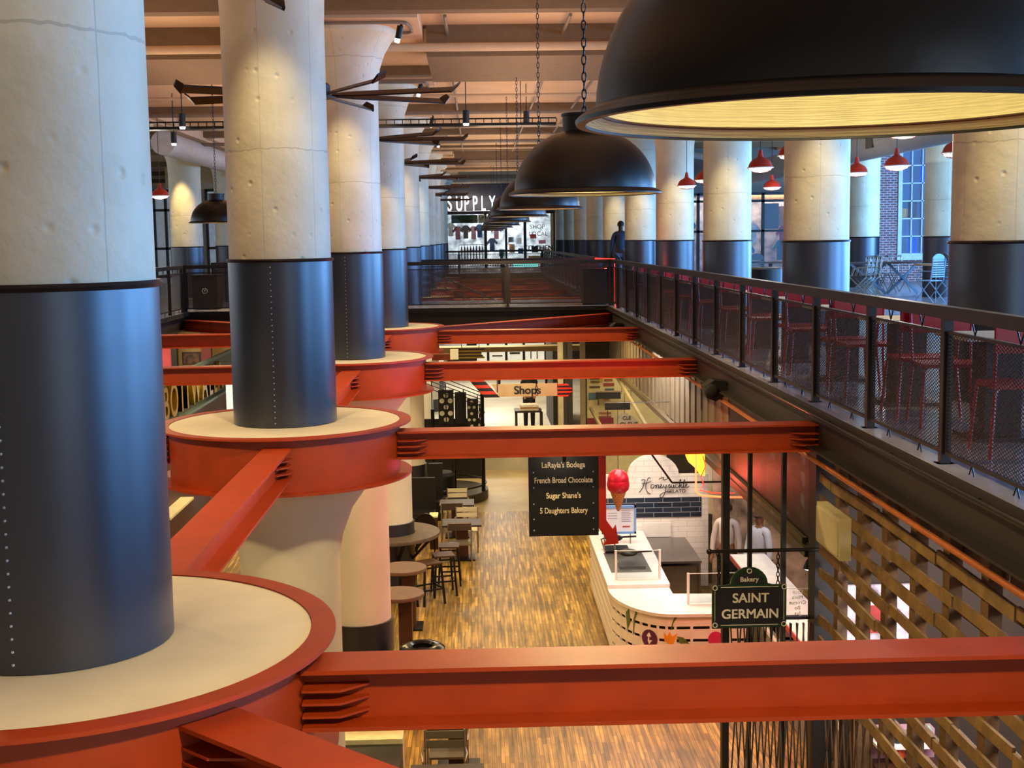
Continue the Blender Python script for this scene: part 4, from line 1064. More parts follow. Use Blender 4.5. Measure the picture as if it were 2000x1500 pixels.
# ================================================================ SIGNS OVER THE LOWER FLOOR
SB = mat('sign_black', '#0d0b0b', .45); SR = mat('sign_red', '#b01c0a', .4)
t = thing('directory_sign', (.82, 12.42, 4.86), 'black hanging directory sign listing four shops with a red arrow', 'sign')
MB().box(.482, 1.160, 12.42, 12.46, 3.99, 4.86).build('board', SB, t)
ST = mat('sign_cream_text', '#f0dfb8', .5, var=0)
for z, s, wd in ((4.69, "LaRayia's Bodega", .42), (4.54, 'French Broad Chocolate', .565), (4.388, "Sugar Shane's", .335), (4.24, '5 Daughters Bakery', .465)):
    o = text(s, ST, t, (.82, 12.415, z), .078, 'lettering', bold=.0009)
    xs = [v.co.x for v in o.data.vertices]; f_ = wd / (max(xs) - min(xs)); c0 = (max(xs) + min(xs)) / 2
    for v in o.data.vertices: v.co.x = c0 + (v.co.x - c0) * f_ * 1.0
m = MB()
for z in (4.80, 4.62, 4.47, 4.31, 4.16, 4.05):
    for x in (.53, 1.11): m.obox((x, 12.418, z), (.012, .004, .012))
m.build('screw_row', RIVET, t)
s_ = thing('added_sign_lamp', (.8, 11.98, 4.86), 'small added fill lamp under the second beam lighting the black directory sign', 'spotlight')  # fill lamp and housing added to brighten the directory lettering
MB().tube([(.8, 11.93, 4.86), (.8, 11.95, 4.81)], .018, 8).build('housing', BLACK, s_)
light('added_sign_fill', 'SPOT', (.8, 11.95, 4.80), 6, (1, .86, .6), radius=.03, spot=2.2, target=(.8, 12.42, 4.3))
a_ = [(1.162, 4.86), (1.233, 4.86), (1.233, 4.14), (1.300, 4.045), (1.328, 4.085), (1.352, 3.905), (1.205, 3.895), (1.238, 3.945), (1.162, 4.06)]
MB().prism(a_, 'Y', 12.40, 12.45).build('arrow', SR, t)
for x in (.55, 1.1): MB().tube([(x, 12.08, 4.868), (x, 12.44, 4.868), (x, 12.44, 4.84)], .01, 6).build('hanger_rod', BLACK, t)
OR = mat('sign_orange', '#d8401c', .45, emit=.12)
t = thing('arrow_sign', (.6, 19.3, 4.86), 'cream arrow sign reading Shops with orange striped tail and tip', 'sign')
MB().prism([(.21, 4.725), (1.195, 4.725), (1.195, 4.535), (.33, 4.535)], 'Y', 19.28, 19.32).build('panel', mat('sign_cream', '#c9b97c', .5), t)
tail = MB()
for i in range(7):
    z1 = 4.86 - i * .0475; z0 = z1 - .0475
    def xl(z): return -.18 + (4.86 - z) * .87
    def xr(z): return .04 + (4.86 - z) * .89
    m = MB(); m.prism([(xl(z1), z1), (xr(z1), z1), (xr(z0), z0), (xl(z0), z0)], 'Y', 19.27, 19.31)
    (m.build('stripe', OR if i % 2 else BLACKP, t))
for i in range(7):
    z1 = 4.715 - i * .0275; z0 = z1 - .0275
    def xe(z): return 1.44 - abs(z - 4.62) * .95
    m = MB(); m.prism([(1.2, z1), (xe(z1), z1), (xe(z0), z0), (1.2, z0)], 'Y', 19.27, 19.31)
    m.build('stripe', BLACKP if i % 2 else OR, t)
text('Shops', BLACKP, t, (.75, 19.27, 4.625), .17, 'lettering', bold=.003)
for x in (.32, 1.0):
    s_ = thing('added_sign_lamp', (x, 18.66, 4.86), ['left', 'right'][x > .5] + ' small added fill lamp under the beam lighting the Shops sign', 'spotlight')  # fill lamps and housings added to lift the dark Shops panel
    MB().tube([(x, 18.66, 4.86), (x, 18.70, 4.80)], .02, 8).build('housing', BLACK, s_)
    light('added_sign_fill', 'SPOT', (x, 18.71, 4.79), 9, (1, .88, .62), radius=.03, spot=1.9, target=(x, 19.28, 4.62))
tc_ = chain_mesh(4.55, 4.86, .05, .004); MB().add([(v[0] + .885, v[1] + 19.25, v[2]) for v in tc_.v], tc_.f).build('chain', BLACK, t)
t = thing('arrow_sign', (-.1, 27, 4.8), 'small black and mustard striped sign behind the third beam', 'sign')
for x in (-.3, .05): MB().tube([(x, 25.5, 4.87), (x, 27.01, 4.6)], .007, 6).build('hanger_rod', BLACK, t)
for i in range(6):
    MB().box(-.38, .09 + (.03 * abs(i - 2.5)), 27, 27.03, 4.62 - (i + 1) * .034, 4.62 - i * .034).build('stripe', mat('mustard', '#8f7a20', .5) if i % 2 else BLACKP, t)
tag(MB().box(-.55, -.38, 27, 27.2, 4.40, 4.6).build('white_fixture', mat('warm_white_fixture', '#efe4b0', .5, emit=.4)), 'bright cream fixture left of the mustard striped sign', 'fixture')
tag(MB().box(-.95, -.5, 27.5, 27.7, 4.34, 4.47).build('orange_panel', mat('rust_panel', '#a0522c', .5)), 'rust orange panel left of the bright cream fixture', 'panel')

for x in (.3, 1.3): MB().tube([(x, 18.8, 4.85), (x, 19.28, 4.85), (x, 19.28, 4.6)], .007, 6).build('hanger_rod', BLACK, bpy.data.objects['arrow_sign'])
# loudspeakers under the right edge
for i, (y, s) in enumerate(((16.4, 1.0), (27.9, 1.0))):
    t = thing('loudspeaker', (3.05, y, 4.92), ['nearer black loudspeaker hung on the right walkway edge', 'farther black loudspeaker hung on the right walkway edge near the footbridge'][i], 'loudspeaker', 'black loudspeakers under the right walkway')
    MB().prism([(2.88, 4.98), (3.0, 5.06), (3.16, 5.04), (3.18, 4.88), (3.02, 4.79), (2.9, 4.84)], 'Y', y - .12, y + .16).build('cabinet', BLACKP, t)
    MB().sphere((2.97, y - .12, 4.92), .095, 20, sy=.35).build('grille', mat('speaker_cloth', '#08080a', .8), t, smooth=True)
# ================================================================ LOWER RIGHT SHOPS
# cladding boards under the right walkway
t = thing('wall_cladding', (3.4, 21, 3.7), 'dark brown vertical board cladding under the right walkway edge', 'cladding')
m = MB(); y = 17.24; i = 0
while y < 33:
    m.box(3.38, 3.42 + .02 * (i % 2), y, y + .50, 3.72, 4.9); y += .53; i += 1
m.build('boards', BROWNP, t)
MB().box(3.37, 3.42, 13, 17.2, 3.72, 4.9).build('plain_panel', mat('dark_maroon_panel', '#241210', .5), t)
m = MB(); y = 17.24
while y < 33: m.box(3.355, 3.38, y - .035, y + .005, 3.72, 4.9); y += .53
m.build('battens', mat('pale_batten', '#7d705a', .5), t)
MB().box(3.43, 3.46, 13, 33, 3.72, 4.9).build('backing', BLACKP, t)
tag(MB().box(3.28, 3.36, 12.8, 33, 3.63, 3.72).build('transom_bar', mat('dull_bronze', '#5c4c34', .4, .3)), 'long dull bronze bar running along the foot of the cladding', 'bar')
# lattice of pallets
def lattice():
    t = thing('pallet_lattice', (3.35, 9, 2), 'rough woven pallet wood screen under the right walkway', 'screen')
    zs = [1.05 + .232 * i for i in range(16)]
    m = MB(); m2 = MB()
    for i, z in enumerate(zs):
        y = 3.2 + (.35 if i % 2 else 0)
        while y < 12.3:
            y1 = min(y + 1.4, 12.36); tilt = random.uniform(-.018, .018)
            lo = (y < 12.4 and y1 > 9.55 and z < 2.6)
            if not lo:
                (m if True else m2).bar((3.315 + random.uniform(-.008, .008), y, z + tilt), (3.315, y1 - .02, z - tilt), .024, .094 + random.uniform(-.01, .012))
            y = y1
        y = 3.0 + (.7 if i % 2 else .2)
        while y < 12.3:
            y1 = min(y + 1.5, 12.36)
            if not (y1 > 9.55 and z < 2.6):
                m2.bar((3.44, y, z + .116), (3.44, y1 - .06, z + .116 + random.uniform(-.01, .01)), .022, .075)
            y = y1
    m.build('front_slats', OAK, t); m2.build('rear_slats', OAKD, t)
    yy = 3.3
    while yy < 12.3:
        z0 = 2.55 if yy > 9.5 else 1.0
        MB().box(3.33, 3.425, yy, yy + .13, z0, 4.74).build('upright', OAKD, t); yy += .705
lattice()
t = thing('electrical_box', (3.25, 11.6, 4.1), 'cream electrical box mounted on the pallet wood screen', 'electrical box')
MB().box(3.20, 3.30, 11.25, 12.05, 3.98, 4.36).build('body', mat('aged_cream', '#b5ab84', .5, var=.08), t)
MB().box(3.185, 3.20, 11.29, 12.01, 4.01, 4.33).build('door', mat('aged_cream', '#b5ab84'), t)
# glazed corner bay of the bakery
t = thing('glass_partition', (2.9, 12.7, 0), 'black framed glass corner of the bakery next to the wood screen', 'glass partition')
for (x0, x1, y0) in ((2.423, 2.492, 12.66), (2.688, 2.722, 12.68), (3.025, 3.065, 12.68), (3.31, 3.53, 12.5)):
    MB().box(x0, x1, y0, 12.76, 0, 4.88).build('mullion', BLACKP, t)
MB().box(2.45, 3.35, 12.68, 12.74, 3.02, 3.05).build('transom', BLACKP, t)
MB().box(2.49, 3.31, 12.715, 12.722, 3.05, 4.85).build('glass_pane', GLASS, t)
MB().box(2.45, 3.35, 12.66, 12.76, 4.84, 4.90).build('head_frame', BLACKP, t)
t = thing('mirrored_menu', (3.2, 12.7, 3.2), 'white handwritten menu on the glass seen from behind', 'lettering')
for z, s in ((3.30, 'Croi'), (3.245, 'Maca'), (3.19, 'Croque'), (3.135, 'Bo'), (3.08, 'Jus'), (3.03, 'Spe')):
    text(s, LIGHTP, t, (3.19, 12.70, z), .055, 'lettering', sx=-1)
MB().box(3.08, 3.30, 12.705, 12.71, 3.33, 3.335).build('underline', LIGHTP, t)
tag(MB().bar((3.33, 13.0, 3.74), (3.33, 20.5, 3.74), .05, .09).build('sloped_beam', mat('olive_beam', '#57462a', .45)), 'olive brown beam crossing behind the bakery glass', 'beam')
tag(MB().bar((4.28, 12.9, 1.25), (4.28, 17.2, 1.25), .12, .16).build('counter_rail', mat('olive_beam', '#57462a')), 'wide brown counter rail behind the hanging green sign', 'rail')
# scissor gates
def gate(name, P0, P1, z0, z1, n, label, m=BLACK):
    t = thing(name, ((P0[0] + P1[0]) / 2, (P0[1] + P1[1]) / 2, z0), label, 'gate', 'black folding scissor gates')
    P0 = Vector((P0[0], P0[1], 0)); P1 = Vector((P1[0], P1[1], 0))
    for i in range(n):
        a = P0.lerp(P1, i / n); b = P0.lerp(P1, (i + 1.6) / (n + .6))
        MB().bar(a + Vector((0, 0, z0)), b + Vector((0, 0, z1)), .012, .022).build('gate_bar', m, t)
        MB().bar(a + Vector((0, .02, z1)), b + Vector((0, .02, z0)), .012, .022).build('gate_bar', m, t)
gate('scissor_gate', (2.50, 12.62), (3.30, 12.62), 1.3, 3.0, 12, 'dark scissor gate under the hanging green sign', mat('gate_steel', '#4c4a48', .35, .6))
gate('scissor_gate', (3.35, 12.3), (3.35, 9.65), 1.2, 2.6, 12, 'brown scissor gate below the pallet wood screen', mat('gate_bronze', '#4a3828', .4, .5))
tag(MB().box(3.28, 3.42, 9.4, 9.52, 0, 2.72).build('post', mat('olive_post', '#5a5140', .5)), 'olive grey post at the lower end of the wood screen', 'post')
# rooms behind
struct(MB().box(6.6, 6.7, 2, 12.4, 0, 5.0), 'wall_stall_back', mat('pink_grey_wall', '#5e5054', .6, var=.2, vscale=2))
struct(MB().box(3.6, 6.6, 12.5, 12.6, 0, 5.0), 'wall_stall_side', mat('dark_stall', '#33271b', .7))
light('stall_light', 'AREA', (5.2, 9.0, 4.6), 420, (1, .90, .92), 2.4, 6, rot=(0, 0, 0))
tag(MB().box(4.3, 6.4, 3.0, 8.9, .9, 1.0).build('display_counter', mat('pale_pink_top', '#d8c8d0', .4, var=.3, vscale=4)), 'long pale pink display counter behind the wood screen', 'counter')
tag(MB().box(4.6, 6.4, 9.2, 12.3, .5, .58).build('display_counter', mat('pale_pink_top', '#d8c8d0')), 'low pale pink counter behind the upper end of the wood screen', 'counter')
for i, (y, z, c) in enumerate(((7.2, 3.2, 2), (9.0, 3.1, 2), (10.6, 2.2, 1))):
    tag(MB().box(6.45, 6.58, y, y + 1.0, z, z + .5).build('wall_poster', [cm[2], cm[2], cm[5]][i]), ['red poster behind the near part of the wood screen', 'red poster behind the middle of the wood screen', 'teal poster low behind the wood screen'][i], 'poster')
tag(MB().box(4.34, 4.38, 10.6, 11.9, .4, 1.75).build('red_curtain', cm[2]), 'red cloth hanging behind the brown scissor gate', 'curtain')
for i, (x, z, r, c) in enumerate(((4.06, 1.66, .075, '#e0b818'), (4.2, 1.64, .075, '#ecd020'), (3.86, 1.66, .065, '#c08a60'), (4.02, 1.86, .06, '#d84c18'))):
    tag(MB().sphere((x, 12.02, z), r, 16, sz=1.2).build('fruit', mat('fruit_%d' % i, c, .5), smooth=True), ['amber', 'bright yellow', 'tan', 'orange'][i] + ' rounded fruit on the stall shelf behind the scissor gate', 'fruit')
t = thing('stall_shelf', (4.05, 12.2, 0), 'mauve stall shelf unit behind the brown scissor gate', 'shelf')
MB().box(3.78, 4.42, 12.16, 12.3, 0, 2.05).build('back_panel', mat('mauve_counter', '#b98c9c', .4), t)
for z in (1.55, 1.76, 1.98): MB().box(3.78, 4.42, 11.9, 12.16, z - .03, z).build('shelf_board', WDARK if z < 1.9 else WHITE, t)
for i, (x, c) in enumerate(((3.86, '#e8e4e0'), (4.0, '#202024'), (4.14, '#d8d4d8'), (4.3, '#8aa090'))):
    tag(MB().lathe([(0, 0), (.05, 0), (.05, .12), (.02, .16), (0, .16)], 14, c=(x, 12.02, 1.98)).build('jar', mat('jar_' + c[1:], c, .3), smooth=True), ['white', 'black', 'pale grey', 'sage green'][i] + ' jar on the top board of the mauve stall shelf', 'jar', 'jars on the stall shelf')
tag(MB().box(3.62, 4.38, 12.44, 12.49, 2.35, 3.42).build('wall_mural', mat('lavender_print', '#e4d8ea', .5, var=.35, vscale=7)), 'lavender white printed panel seen through the wood screen', 'panel')
tag(MB().box(3.80, 3.98, 12.40, 12.44, 2.95, 3.22).build('red_flyer', cm[2]), 'small red flyer on the lavender printed panel', 'flyer')
tag(MB().box(3.60, 3.78, 12.1, 12.2, 0, 2.3).build('wood_panel', OAKD), 'brown wood panel left of the mauve stall shelf', 'panel')
light('stall_lamp', 'POINT', (3.9, 11.2, 2.9), 24, (1, .92, .95), radius=.1)

# hanging SAINT GERMAIN sign
t = thing('hanging_sign', (2.64, 12.45, 3.78), 'green edged black enamel sign reading Bakery SAINT GERMAIN', 'sign')
def arch(x0, x1, z0, z1, ax0, ax1, az):
    p = [(x0, z0), (x1, z0), (x1, z1), (ax1 + .05, z1), (ax1, z1 + .015)]
    n_ = 12
    for i in range(1, n_): p.append(((ax0 + ax1) / 2 + (ax1 - ax0) / 2 * math.cos(PI * i / n_), z1 + .015 + (az - z1 - .015) * math.sin(PI * i / n_)))
    return p + [(ax0, z1 + .015), (ax0 - .05, z1), (x0, z1)]
MB().prism(arch(2.275, 3.012, 3.028, 3.455, 2.46, 2.825, 3.635), 'Y', 12.43, 12.455).build('board', mat('enamel_green', '#123218', .3), t)
MB().box(2.315, 2.972, 12.42, 12.43, 3.07, 3.425).build('black_panel', SB, t)
MB().prism([(2.495, 3.47), (2.79, 3.47)] + [(2.6425 + .1475 * math.cos(PI * i / 10), 3.47 + .12 * math.sin(PI * i / 10)) for i in range(1, 10)], 'Y', 12.42, 12.43).build('arch_panel', SB, t)
EC = mat('enamel_cream', '#cfc9b0', .4, var=0)
m = MB(); 
for (a, b) in (((2.36, 3.055), (2.93, 3.055)), ((2.36, 3.438), (2.93, 3.438)), ((2.302, 3.10), (2.302, 3.40)), ((2.985, 3.10), (2.985, 3.40))): m.bar((a[0], 12.425, a[1]), (b[0], 12.425, b[1]), .004, .006)
m.build('border_line', EC, t)
for (x, z) in ((2.302, 3.06), (2.985, 3.06), (2.302, 3.435), (2.985, 3.435), (2.64, 3.60)):
    o = MB().lathe([(.018, 0), (.026, 0), (.026, .006), (.018, .006), (.018, 0)], 20).build('rosette', EC, t, local=True); o.rotation_euler = (PI / 2, 0, 0); o.location = (x - 2.64, 12.42 - 12.45, z - 3.78)
text('SAINT', EC, t, (2.655, 12.418, 3.325), .132, 'lettering', bold=.0026)
text('GERMAIN', EC, t, (2.65, 12.418, 3.165), .132, 'lettering', bold=.0026)
text('Bakery', EC, t, (2.64, 12.418, 3.515), .066, 'lettering', bold=.0008)
for x in (2.345, 2.93):
    q = chain_mesh(3.44, 3.79, .05, .005); MB().add([(v[0] + x, v[1] + 12.45, v[2]) for v in q.v], q.f).build('chain', BLACK, t)
t2 = thing('sign_bracket', (3.3, 12.45, 3.8), 'black horizontal bracket bar carrying the green bakery sign', 'bracket')
MB().tube([(2.26, 12.45, 3.795), (3.4, 12.45, 3.795)], .018, 10).build('bar', BLACK, t2, smooth=True)
MB().sphere((2.25, 12.45, 3.795), .03, 12).build('ball_finial', BLACK, t2, smooth=True)

# neon
NEON = mat('neon_hot', '#ff7a50', .5, var=0, emit=7, ecol='#ff4a26')
NEONY = mat('neon_amber', '#ffb030', .5, var=0, emit=5, ecol='#ff8a1a')
t = thing('neon_sign', (3.0, 17.5, 3.4), 'glowing red and amber neon flame with tubes bent along the shop corner', 'neon sign')
MB().tube([(2.975, 17.5, 3.95), (2.975, 17.5, 3.42), (3.0, 17.5, 3.365), (3.06, 17.5, 3.335), (3.4, 17.5, 3.305), (4.55, 17.5, 3.29)], .013, 8).build('neon_tube', NEON, t, smooth=True)
MB().prism([(2.84, 3.965), (3.10, 3.97), (3.10, 3.60), (3.04, 3.62), (2.97, 3.72), (2.88, 3.80), (2.845, 3.88)], 'Y', 17.52, 17.58).build('amber_lamp', NEONY, t)
MB().tube([(3.06, 17.45, 3.9), (3.10, 17.45, 3.75), (3.03, 17.45, 3.6), (3.08, 17.45, 3.5), (3.02, 17.45, 3.42), (3.2, 17.45, 3.38), (3.5, 17.45, 3.37)], .008, 6).build('neon_scribble', mat('neon_red', '#ff3020'), t, smooth=True)
light('neon_glow', 'POINT', (2.9, 17.1, 3.7), 40, (1, .10, .06), radius=.12)
light('neon_glow', 'AREA', (2.82, 17.45, 3.75), 55, (1, .08, .26), .5, .35, rot=(0, PI / 2, 0))
light('neon_glow', 'AREA', (3.9, 17.3, 3.32), 45, (1, .10, .08), 1.2, .06, rot=(0, 0, 0))
light('neon_glow', 'POINT', (3.9, 17.9, 3.6), 18, (1, .12, .10), radius=.12)

# honeysuckle gelato stall
m = MB(); YW = 25.02
pts = [(2.35, 0), (4.5, 0), (4.5, 2.24), (3.92, 2.24)]
for i in range(1, 12):
    a = PI * i / 12; pts.append((3.42 + .50 * math.cos(a) * (1.0), 2.24 + .40 * math.sin(a)))
pts += [(2.92, 2.24), (2.35, 2.26)]
m.prism(pts, 'Y', YW, YW + .15); struct(m, 'wall_gelato_tile', TILEW)
struct(MB().box(2.35, 4.36, YW - .02, YW, 1.40, 1.80), 'wall_navy_tile_band', TILEB)
t = thing('wall_lettering', (3.6, YW - .03, 2.1), 'dark script lettering reading Honeysuckle gelato on the white tile wall', 'lettering')
LT = mat('script_ink', '#23242c', .5, var=0)
def scr(strokes, ox, oz, s, r=.008):
    for st_ in strokes:
        p = [(ox + x * s, YW - .03, oz + z * s) for x, z in st_]
        # smooth with catmull
        q = []
        for i in range(len(p) - 1):
            p0 = Vector(p[max(i - 1, 0)]); p1 = Vector(p[i]); p2 = Vector(p[i + 1]); p3 = Vector(p[min(i + 2, len(p) - 1)])
            for k in range(5):
                u = k / 5; q.append(.5 * ((2 * p1) + (p2 - p0) * u + (2 * p0 - 5 * p1 + 4 * p2 - p3) * u * u + (3 * p1 - p0 - 3 * p2 + p3) * u ** 3))
        q.append(Vector(p[-1])); MB().tube(q, r, 5).build('lettering_stroke', LT, t)
H = [[(0, -.9), (.5, -.3), (.9, .8), (1.0, 1.1), (.6, 1.2), (.4, 1.0)], [(1.9, 1.35), (1.5, 1.4), (1.2, .6), (1.1, -.2), (1.4, -.9), (1.9, -1.2)], [(.5, .5), (1.2, .6), (2.0, .9)]]
o_ = [(2.4, .3), (2.0, .3), (1.95, -.2), (2.3, -.25), (2.45, .1), (2.7, .2)]
n_ = [(2.75, .3), (2.75, -.25), (2.95, .3), (3.15, .2), (3.15, -.25), (3.35, -.1)]
e_ = [(3.4, 0), (3.7, .2), (3.5, .35), (3.4, 0), (3.6, -.25), (3.95, 0)]
y_ = [(4.0, .3), (4.05, -.1), (4.3, -.1), (4.4, .3), (4.3, -.6), (3.9, -1.6), (3.5, -1.8), (3.4, -1.4), (4.2, -.9), (5.2, -.8)]
s_ = [(4.6, -.2), (4.9, .35), (5.0, -.1), (4.75, -.25), (5.2, .0)]
u_ = [(5.25, .3), (5.25, -.15), (5.5, -.2), (5.6, .3), (5.65, -.25), (5.85, -.1)]
c_ = [(6.2, .2), (5.95, .25), (5.9, -.15), (6.2, -.2), (6.4, 0)]
k_ = [(6.45, 0), (6.75, 1.0), (6.6, .9), (6.5, -.25), (6.6, .1), (6.9, .25), (6.7, .0), (7.0, -.25), (7.1, -.1)]
l_ = [(7.1, -.1), (7.4, .9), (7.25, .9), (7.2, -.2), (7.45, -.1)]
e2 = [(7.45, 0), (7.75, .2), (7.6, .35), (7.5, 0), (7.7, -.25), (8.1, .0)]
scr(H + [o_, n_, e_, y_, s_, u_, c_, k_, l_, e2, [(3.2, 1.2), (3.9, 1.5), (4.0, 1.1), (4.5, 1.2), (4.6, 1.5)]], 3.13, 2.02, .122, .0075)
text('GELATO', LT, t, (3.86, YW - .03, 1.92), .10, 'lettering')
# counter
t = thing('gelato_counter', (2.9, 21.5, 0), 'curved white gelato counter with slatted front painted with flowers and cones', 'counter')
def curve_outline(off=0.0):
    p = [(2.12 + off, 24.95), (2.10 + off, 21.1)]
    for i in range(1, 10):
        a = PI + (PI / 2) * i / 10; p.append((3.0 + (.90 - off) * math.cos(a), 21.0 + (1.55 - off) * math.sin(a)))
    p += [(3.0, 19.45 + off), (4.15, 19.42 + off)]
    return p
outer = curve_outline(0)
MB().prism(outer[1:] + [(4.15, 20.55), (3.13, 20.62), (3.13, 21.1)], 'Z', 1.04, 1.09).build('counter_top', WTOP, t)
MB().prism([(2.10, 21.0), (3.14, 21.0), (3.20, 24.98), (2.12, 24.98)], 'Z', 1.091, 1.15).build('raised_top', WTOP, t)
ino = curve_outline(.10)
MB().prism(ino + [(4.15, 20.45), (3.05, 20.5), (3.1, 24.95)], 'Z', .02, 1.04).build('core', mat('dark_core', '#2c1c16', .6), t)
PKW = mat('pale_slat', '#efe2da', .45, var=.03)
for i in range(5):
    z1 = 1.03 - i * .20; z0 = z1 - .148
    a_ = curve_outline(.04); b_ = curve_outline(.07)
    m = MB(); n0 = len(a_)
    vs = [(p[0], p[1], z) for z in (z0, z1) for p in a_] + [(p[0], p[1], z) for z in (z0, z1) for p in b_]
    fs = []
    for j in range(n0 - 1):
        fs += [(j, j + 1, n0 + j + 1, n0 + j), (2 * n0 + j, 3 * n0 + j, 3 * n0 + j + 1, 2 * n0 + j + 1), (n0 + j, n0 + j + 1, 3 * n0 + j + 1, 3 * n0 + j), (j, 2 * n0 + j, 2 * n0 + j + 1, j + 1)]
    m.add(vs, fs).build('front_slat', PKW, t)
    if i < 4:
        c = curve_outline(.055)[2:]
        k = MB()
        for j in range(len(c) - 1):
            k.box(c[j][0] - .02, c[j][0] + .02, c[j][1] - .01, c[j][1] + .02, z0 - .052, z0)
        for x in (3.25, 3.55, 3.85): k.box(x - .02, x + .02, 19.48, 19.5, z0 - .052, z0)
        k.build('spacer_blocks', PKW, t)
# painted motifs, flat on the slats
def blob(name, m, pts, y=None):
    # follow curve: x -> y on outline
    oo = curve_outline(.035)
    def yy(x):
        for j in range(len(oo) - 1):
            if oo[j][0] <= x <= oo[j + 1][0] + 1e-6 and j > 0:
                u = (x - oo[j][0]) / max(1e-6, oo[j + 1][0] - oo[j][0]); return oo[j][1] + (oo[j + 1][1] - oo[j][1]) * u
        return 19.45
    vs = [(p[0], yy(p[0]) - .004, p[1] + .05) for p in pts]
    n0 = len(vs); vs2 = [(v[0], v[1] + .003, v[2]) for v in vs]
    MB().add(vs + vs2, [tuple(range(n0)), tuple(range(2 * n0 - 1, n0 - 1, -1))] + [(i, (i + 1) % n0, n0 + (i + 1) % n0, n0 + i) for i in range(n0)]).build(name, m, t, recalc=False)
def disc(x, z, rx, rz, n=16): return [(x + rx * math.cos(2 * PI * i / n), z + rz * math.sin(2 * PI * i / n)) for i in range(n)]
PUR = mat('mural_purple', '#5a2350', .5); PNK = mat('mural_pink', '#d02860', .5); ORG = mat('mural_orange', '#f09a20', .5); GRN2 = mat('mural_green', '#5c7038', .5); CNE = mat('mural_cone', '#d8987a', .5)
blob('painted_scoop', PUR, disc(2.62, .60, .11, .15)); blob('painted_cone', CNE, [(2.54, .48), (2.70, .46), (2.50, .15)])
blob('painted_flower', ORG, [(2.82, .74), (2.87, .68), (2.91, .75), (2.95, .68), (3.03, .73), (2.97, .58), (2.95, .40), (2.90, .56), (2.83, .60)])
blob('painted_scoop', PNK, disc(3.62, .62, .12, .13)); blob('painted_cone', CNE, [(3.52, .46), (3.74, .46), (3.72, .15)])
blob('painted_leaf', GRN2, [(3.02, .68), (3.12, .66), (3.22, .56), (3.28, .44), (3.16, .48), (3.06, .58)])
blob('painted_leaf', GRN2, [(3.80, .44), (3.88, .46), (3.86, .28), (3.78, .20)])
blob('painted_leaf', GRN2, [(2.30, .90), (2.34, .98), (2.36, .78), (2.32, .62)])
blob('painted_leaf', GRN2, [(2.42, .44), (2.50, .36), (2.62, .20), (2.46, .22)])
blob('painted_stem', GRN2, [(2.98, .98), (3.03, .98), (2.97, .90), (2.94, .78), (2.925, .78), (2.95, .90)])
blob('painted_stem', GRN2, [(3.14, .40), (3.24, .32), (3.33, .18), (3.31, .18), (3.22, .30), (3.12, .38)])
blob('painted_stem', GRN2, [(2.46, 1.0), (2.42, .85), (2.40, .60), (2.39, .60), (2.40, .85), (2.43, 1.0)])
# glass guards, steel table, irons
for i, (x0, x1, y) in enumerate(((2.28, 3.02, 21.35), (3.28, 4.05, 20.0))):
    g = thing('glass_guard', ((x0 + x1) / 2, y, 1.1), ['glass guard with two pale posts on the raised counter', 'glass guard on the low front counter beside the green sign'][i], 'glass guard', 'glass guards on the gelato counter')
    z0 = 1.15 if i == 0 else 1.09
    for x in ((x0, x1) if i == 0 else (x0, x1)): MB().box(x - .018, x + .018, y - .02, y + .02, z0, z0 + .50).build('post', WHITE, g)
    MB().box(x0, x1, y - .004, y + .004, z0 + .02, z0 + .49).build('glass_pane', GLASS, g)
    MB().box(x0, x1, y - .006, y + .006, z0 + .485, z0 + .495).build('top_edge', WHITE, g)
for i, (x, y) in enumerate(((2.33, 22.0), (2.28, 23.3))):
    tag(MB().tube([(x, y, 1.15), (x, y, 1.62)], .012, 8).build('guard_rod', SIL), ['nearer', 'farther'][i] + ' thin steel rod standing on the raised counter', 'rod', 'steel rods on the raised counter')
t = thing('steel_prep_table', (3.6, 24, 0), 'stainless steel prep table behind the curved counter', 'table')
MB().box(3.24, 4.02, 23.0, 24.9, .98, 1.02).build('tabletop', STAIN, t); MB().box(3.26, 4.0, 23.05, 24.9, .1, .92).build('cabinet', STAIN, t)
for x in (3.27, 3.98): MB().box(x - .02, x + .02, 23.0, 23.04, 0, .98).build('leg', STAIN, t)
tag(MB().box(3.2, 3.75, 24.96, 25.0, 1.02, 1.30).build('splash_panel', WHITE), 'small white splash panel standing behind the steel table', 'panel')
IR = mat('iron_black', '#121214', .35, .4)
for i, (x, y) in enumerate(((2.62, 22.35), (2.48, 23.5))):
    t = thing('waffle_cone_iron', (x, y, 1.15), ['nearer', 'farther'][i] + ' black waffle cone iron with a long handle on the counter', 'waffle iron', 'waffle cone irons')
    MB().box(x - .2, x + .25, y - .35, y + .1, 1.152, 1.20).build('base', IR, t)
    MB().sphere((x, y + .1, 1.34), .17, 20, sz=.35).build('iron_head', IR, t, smooth=True)
    MB().tube([(x + .15, y + .1, 1.35), (x + .42, y + .1, 1.36)], .018, 8).build('handle', IR, t, smooth=True)
    MB().tube([(x - .2, y - .1, 1.2), (x - .24, y, 1.34), (x - .12, y + .1, 1.36)], .016, 8).build('hinge_arm', CHROME, t, smooth=True)
tag(MB().box(2.25, 2.95, 21.8, 23.2, 1.151, 1.156).build('counter_mat', mat('slate_mat', '#3a3836', .5)), 'dark mat under the waffle cone irons', 'mat')
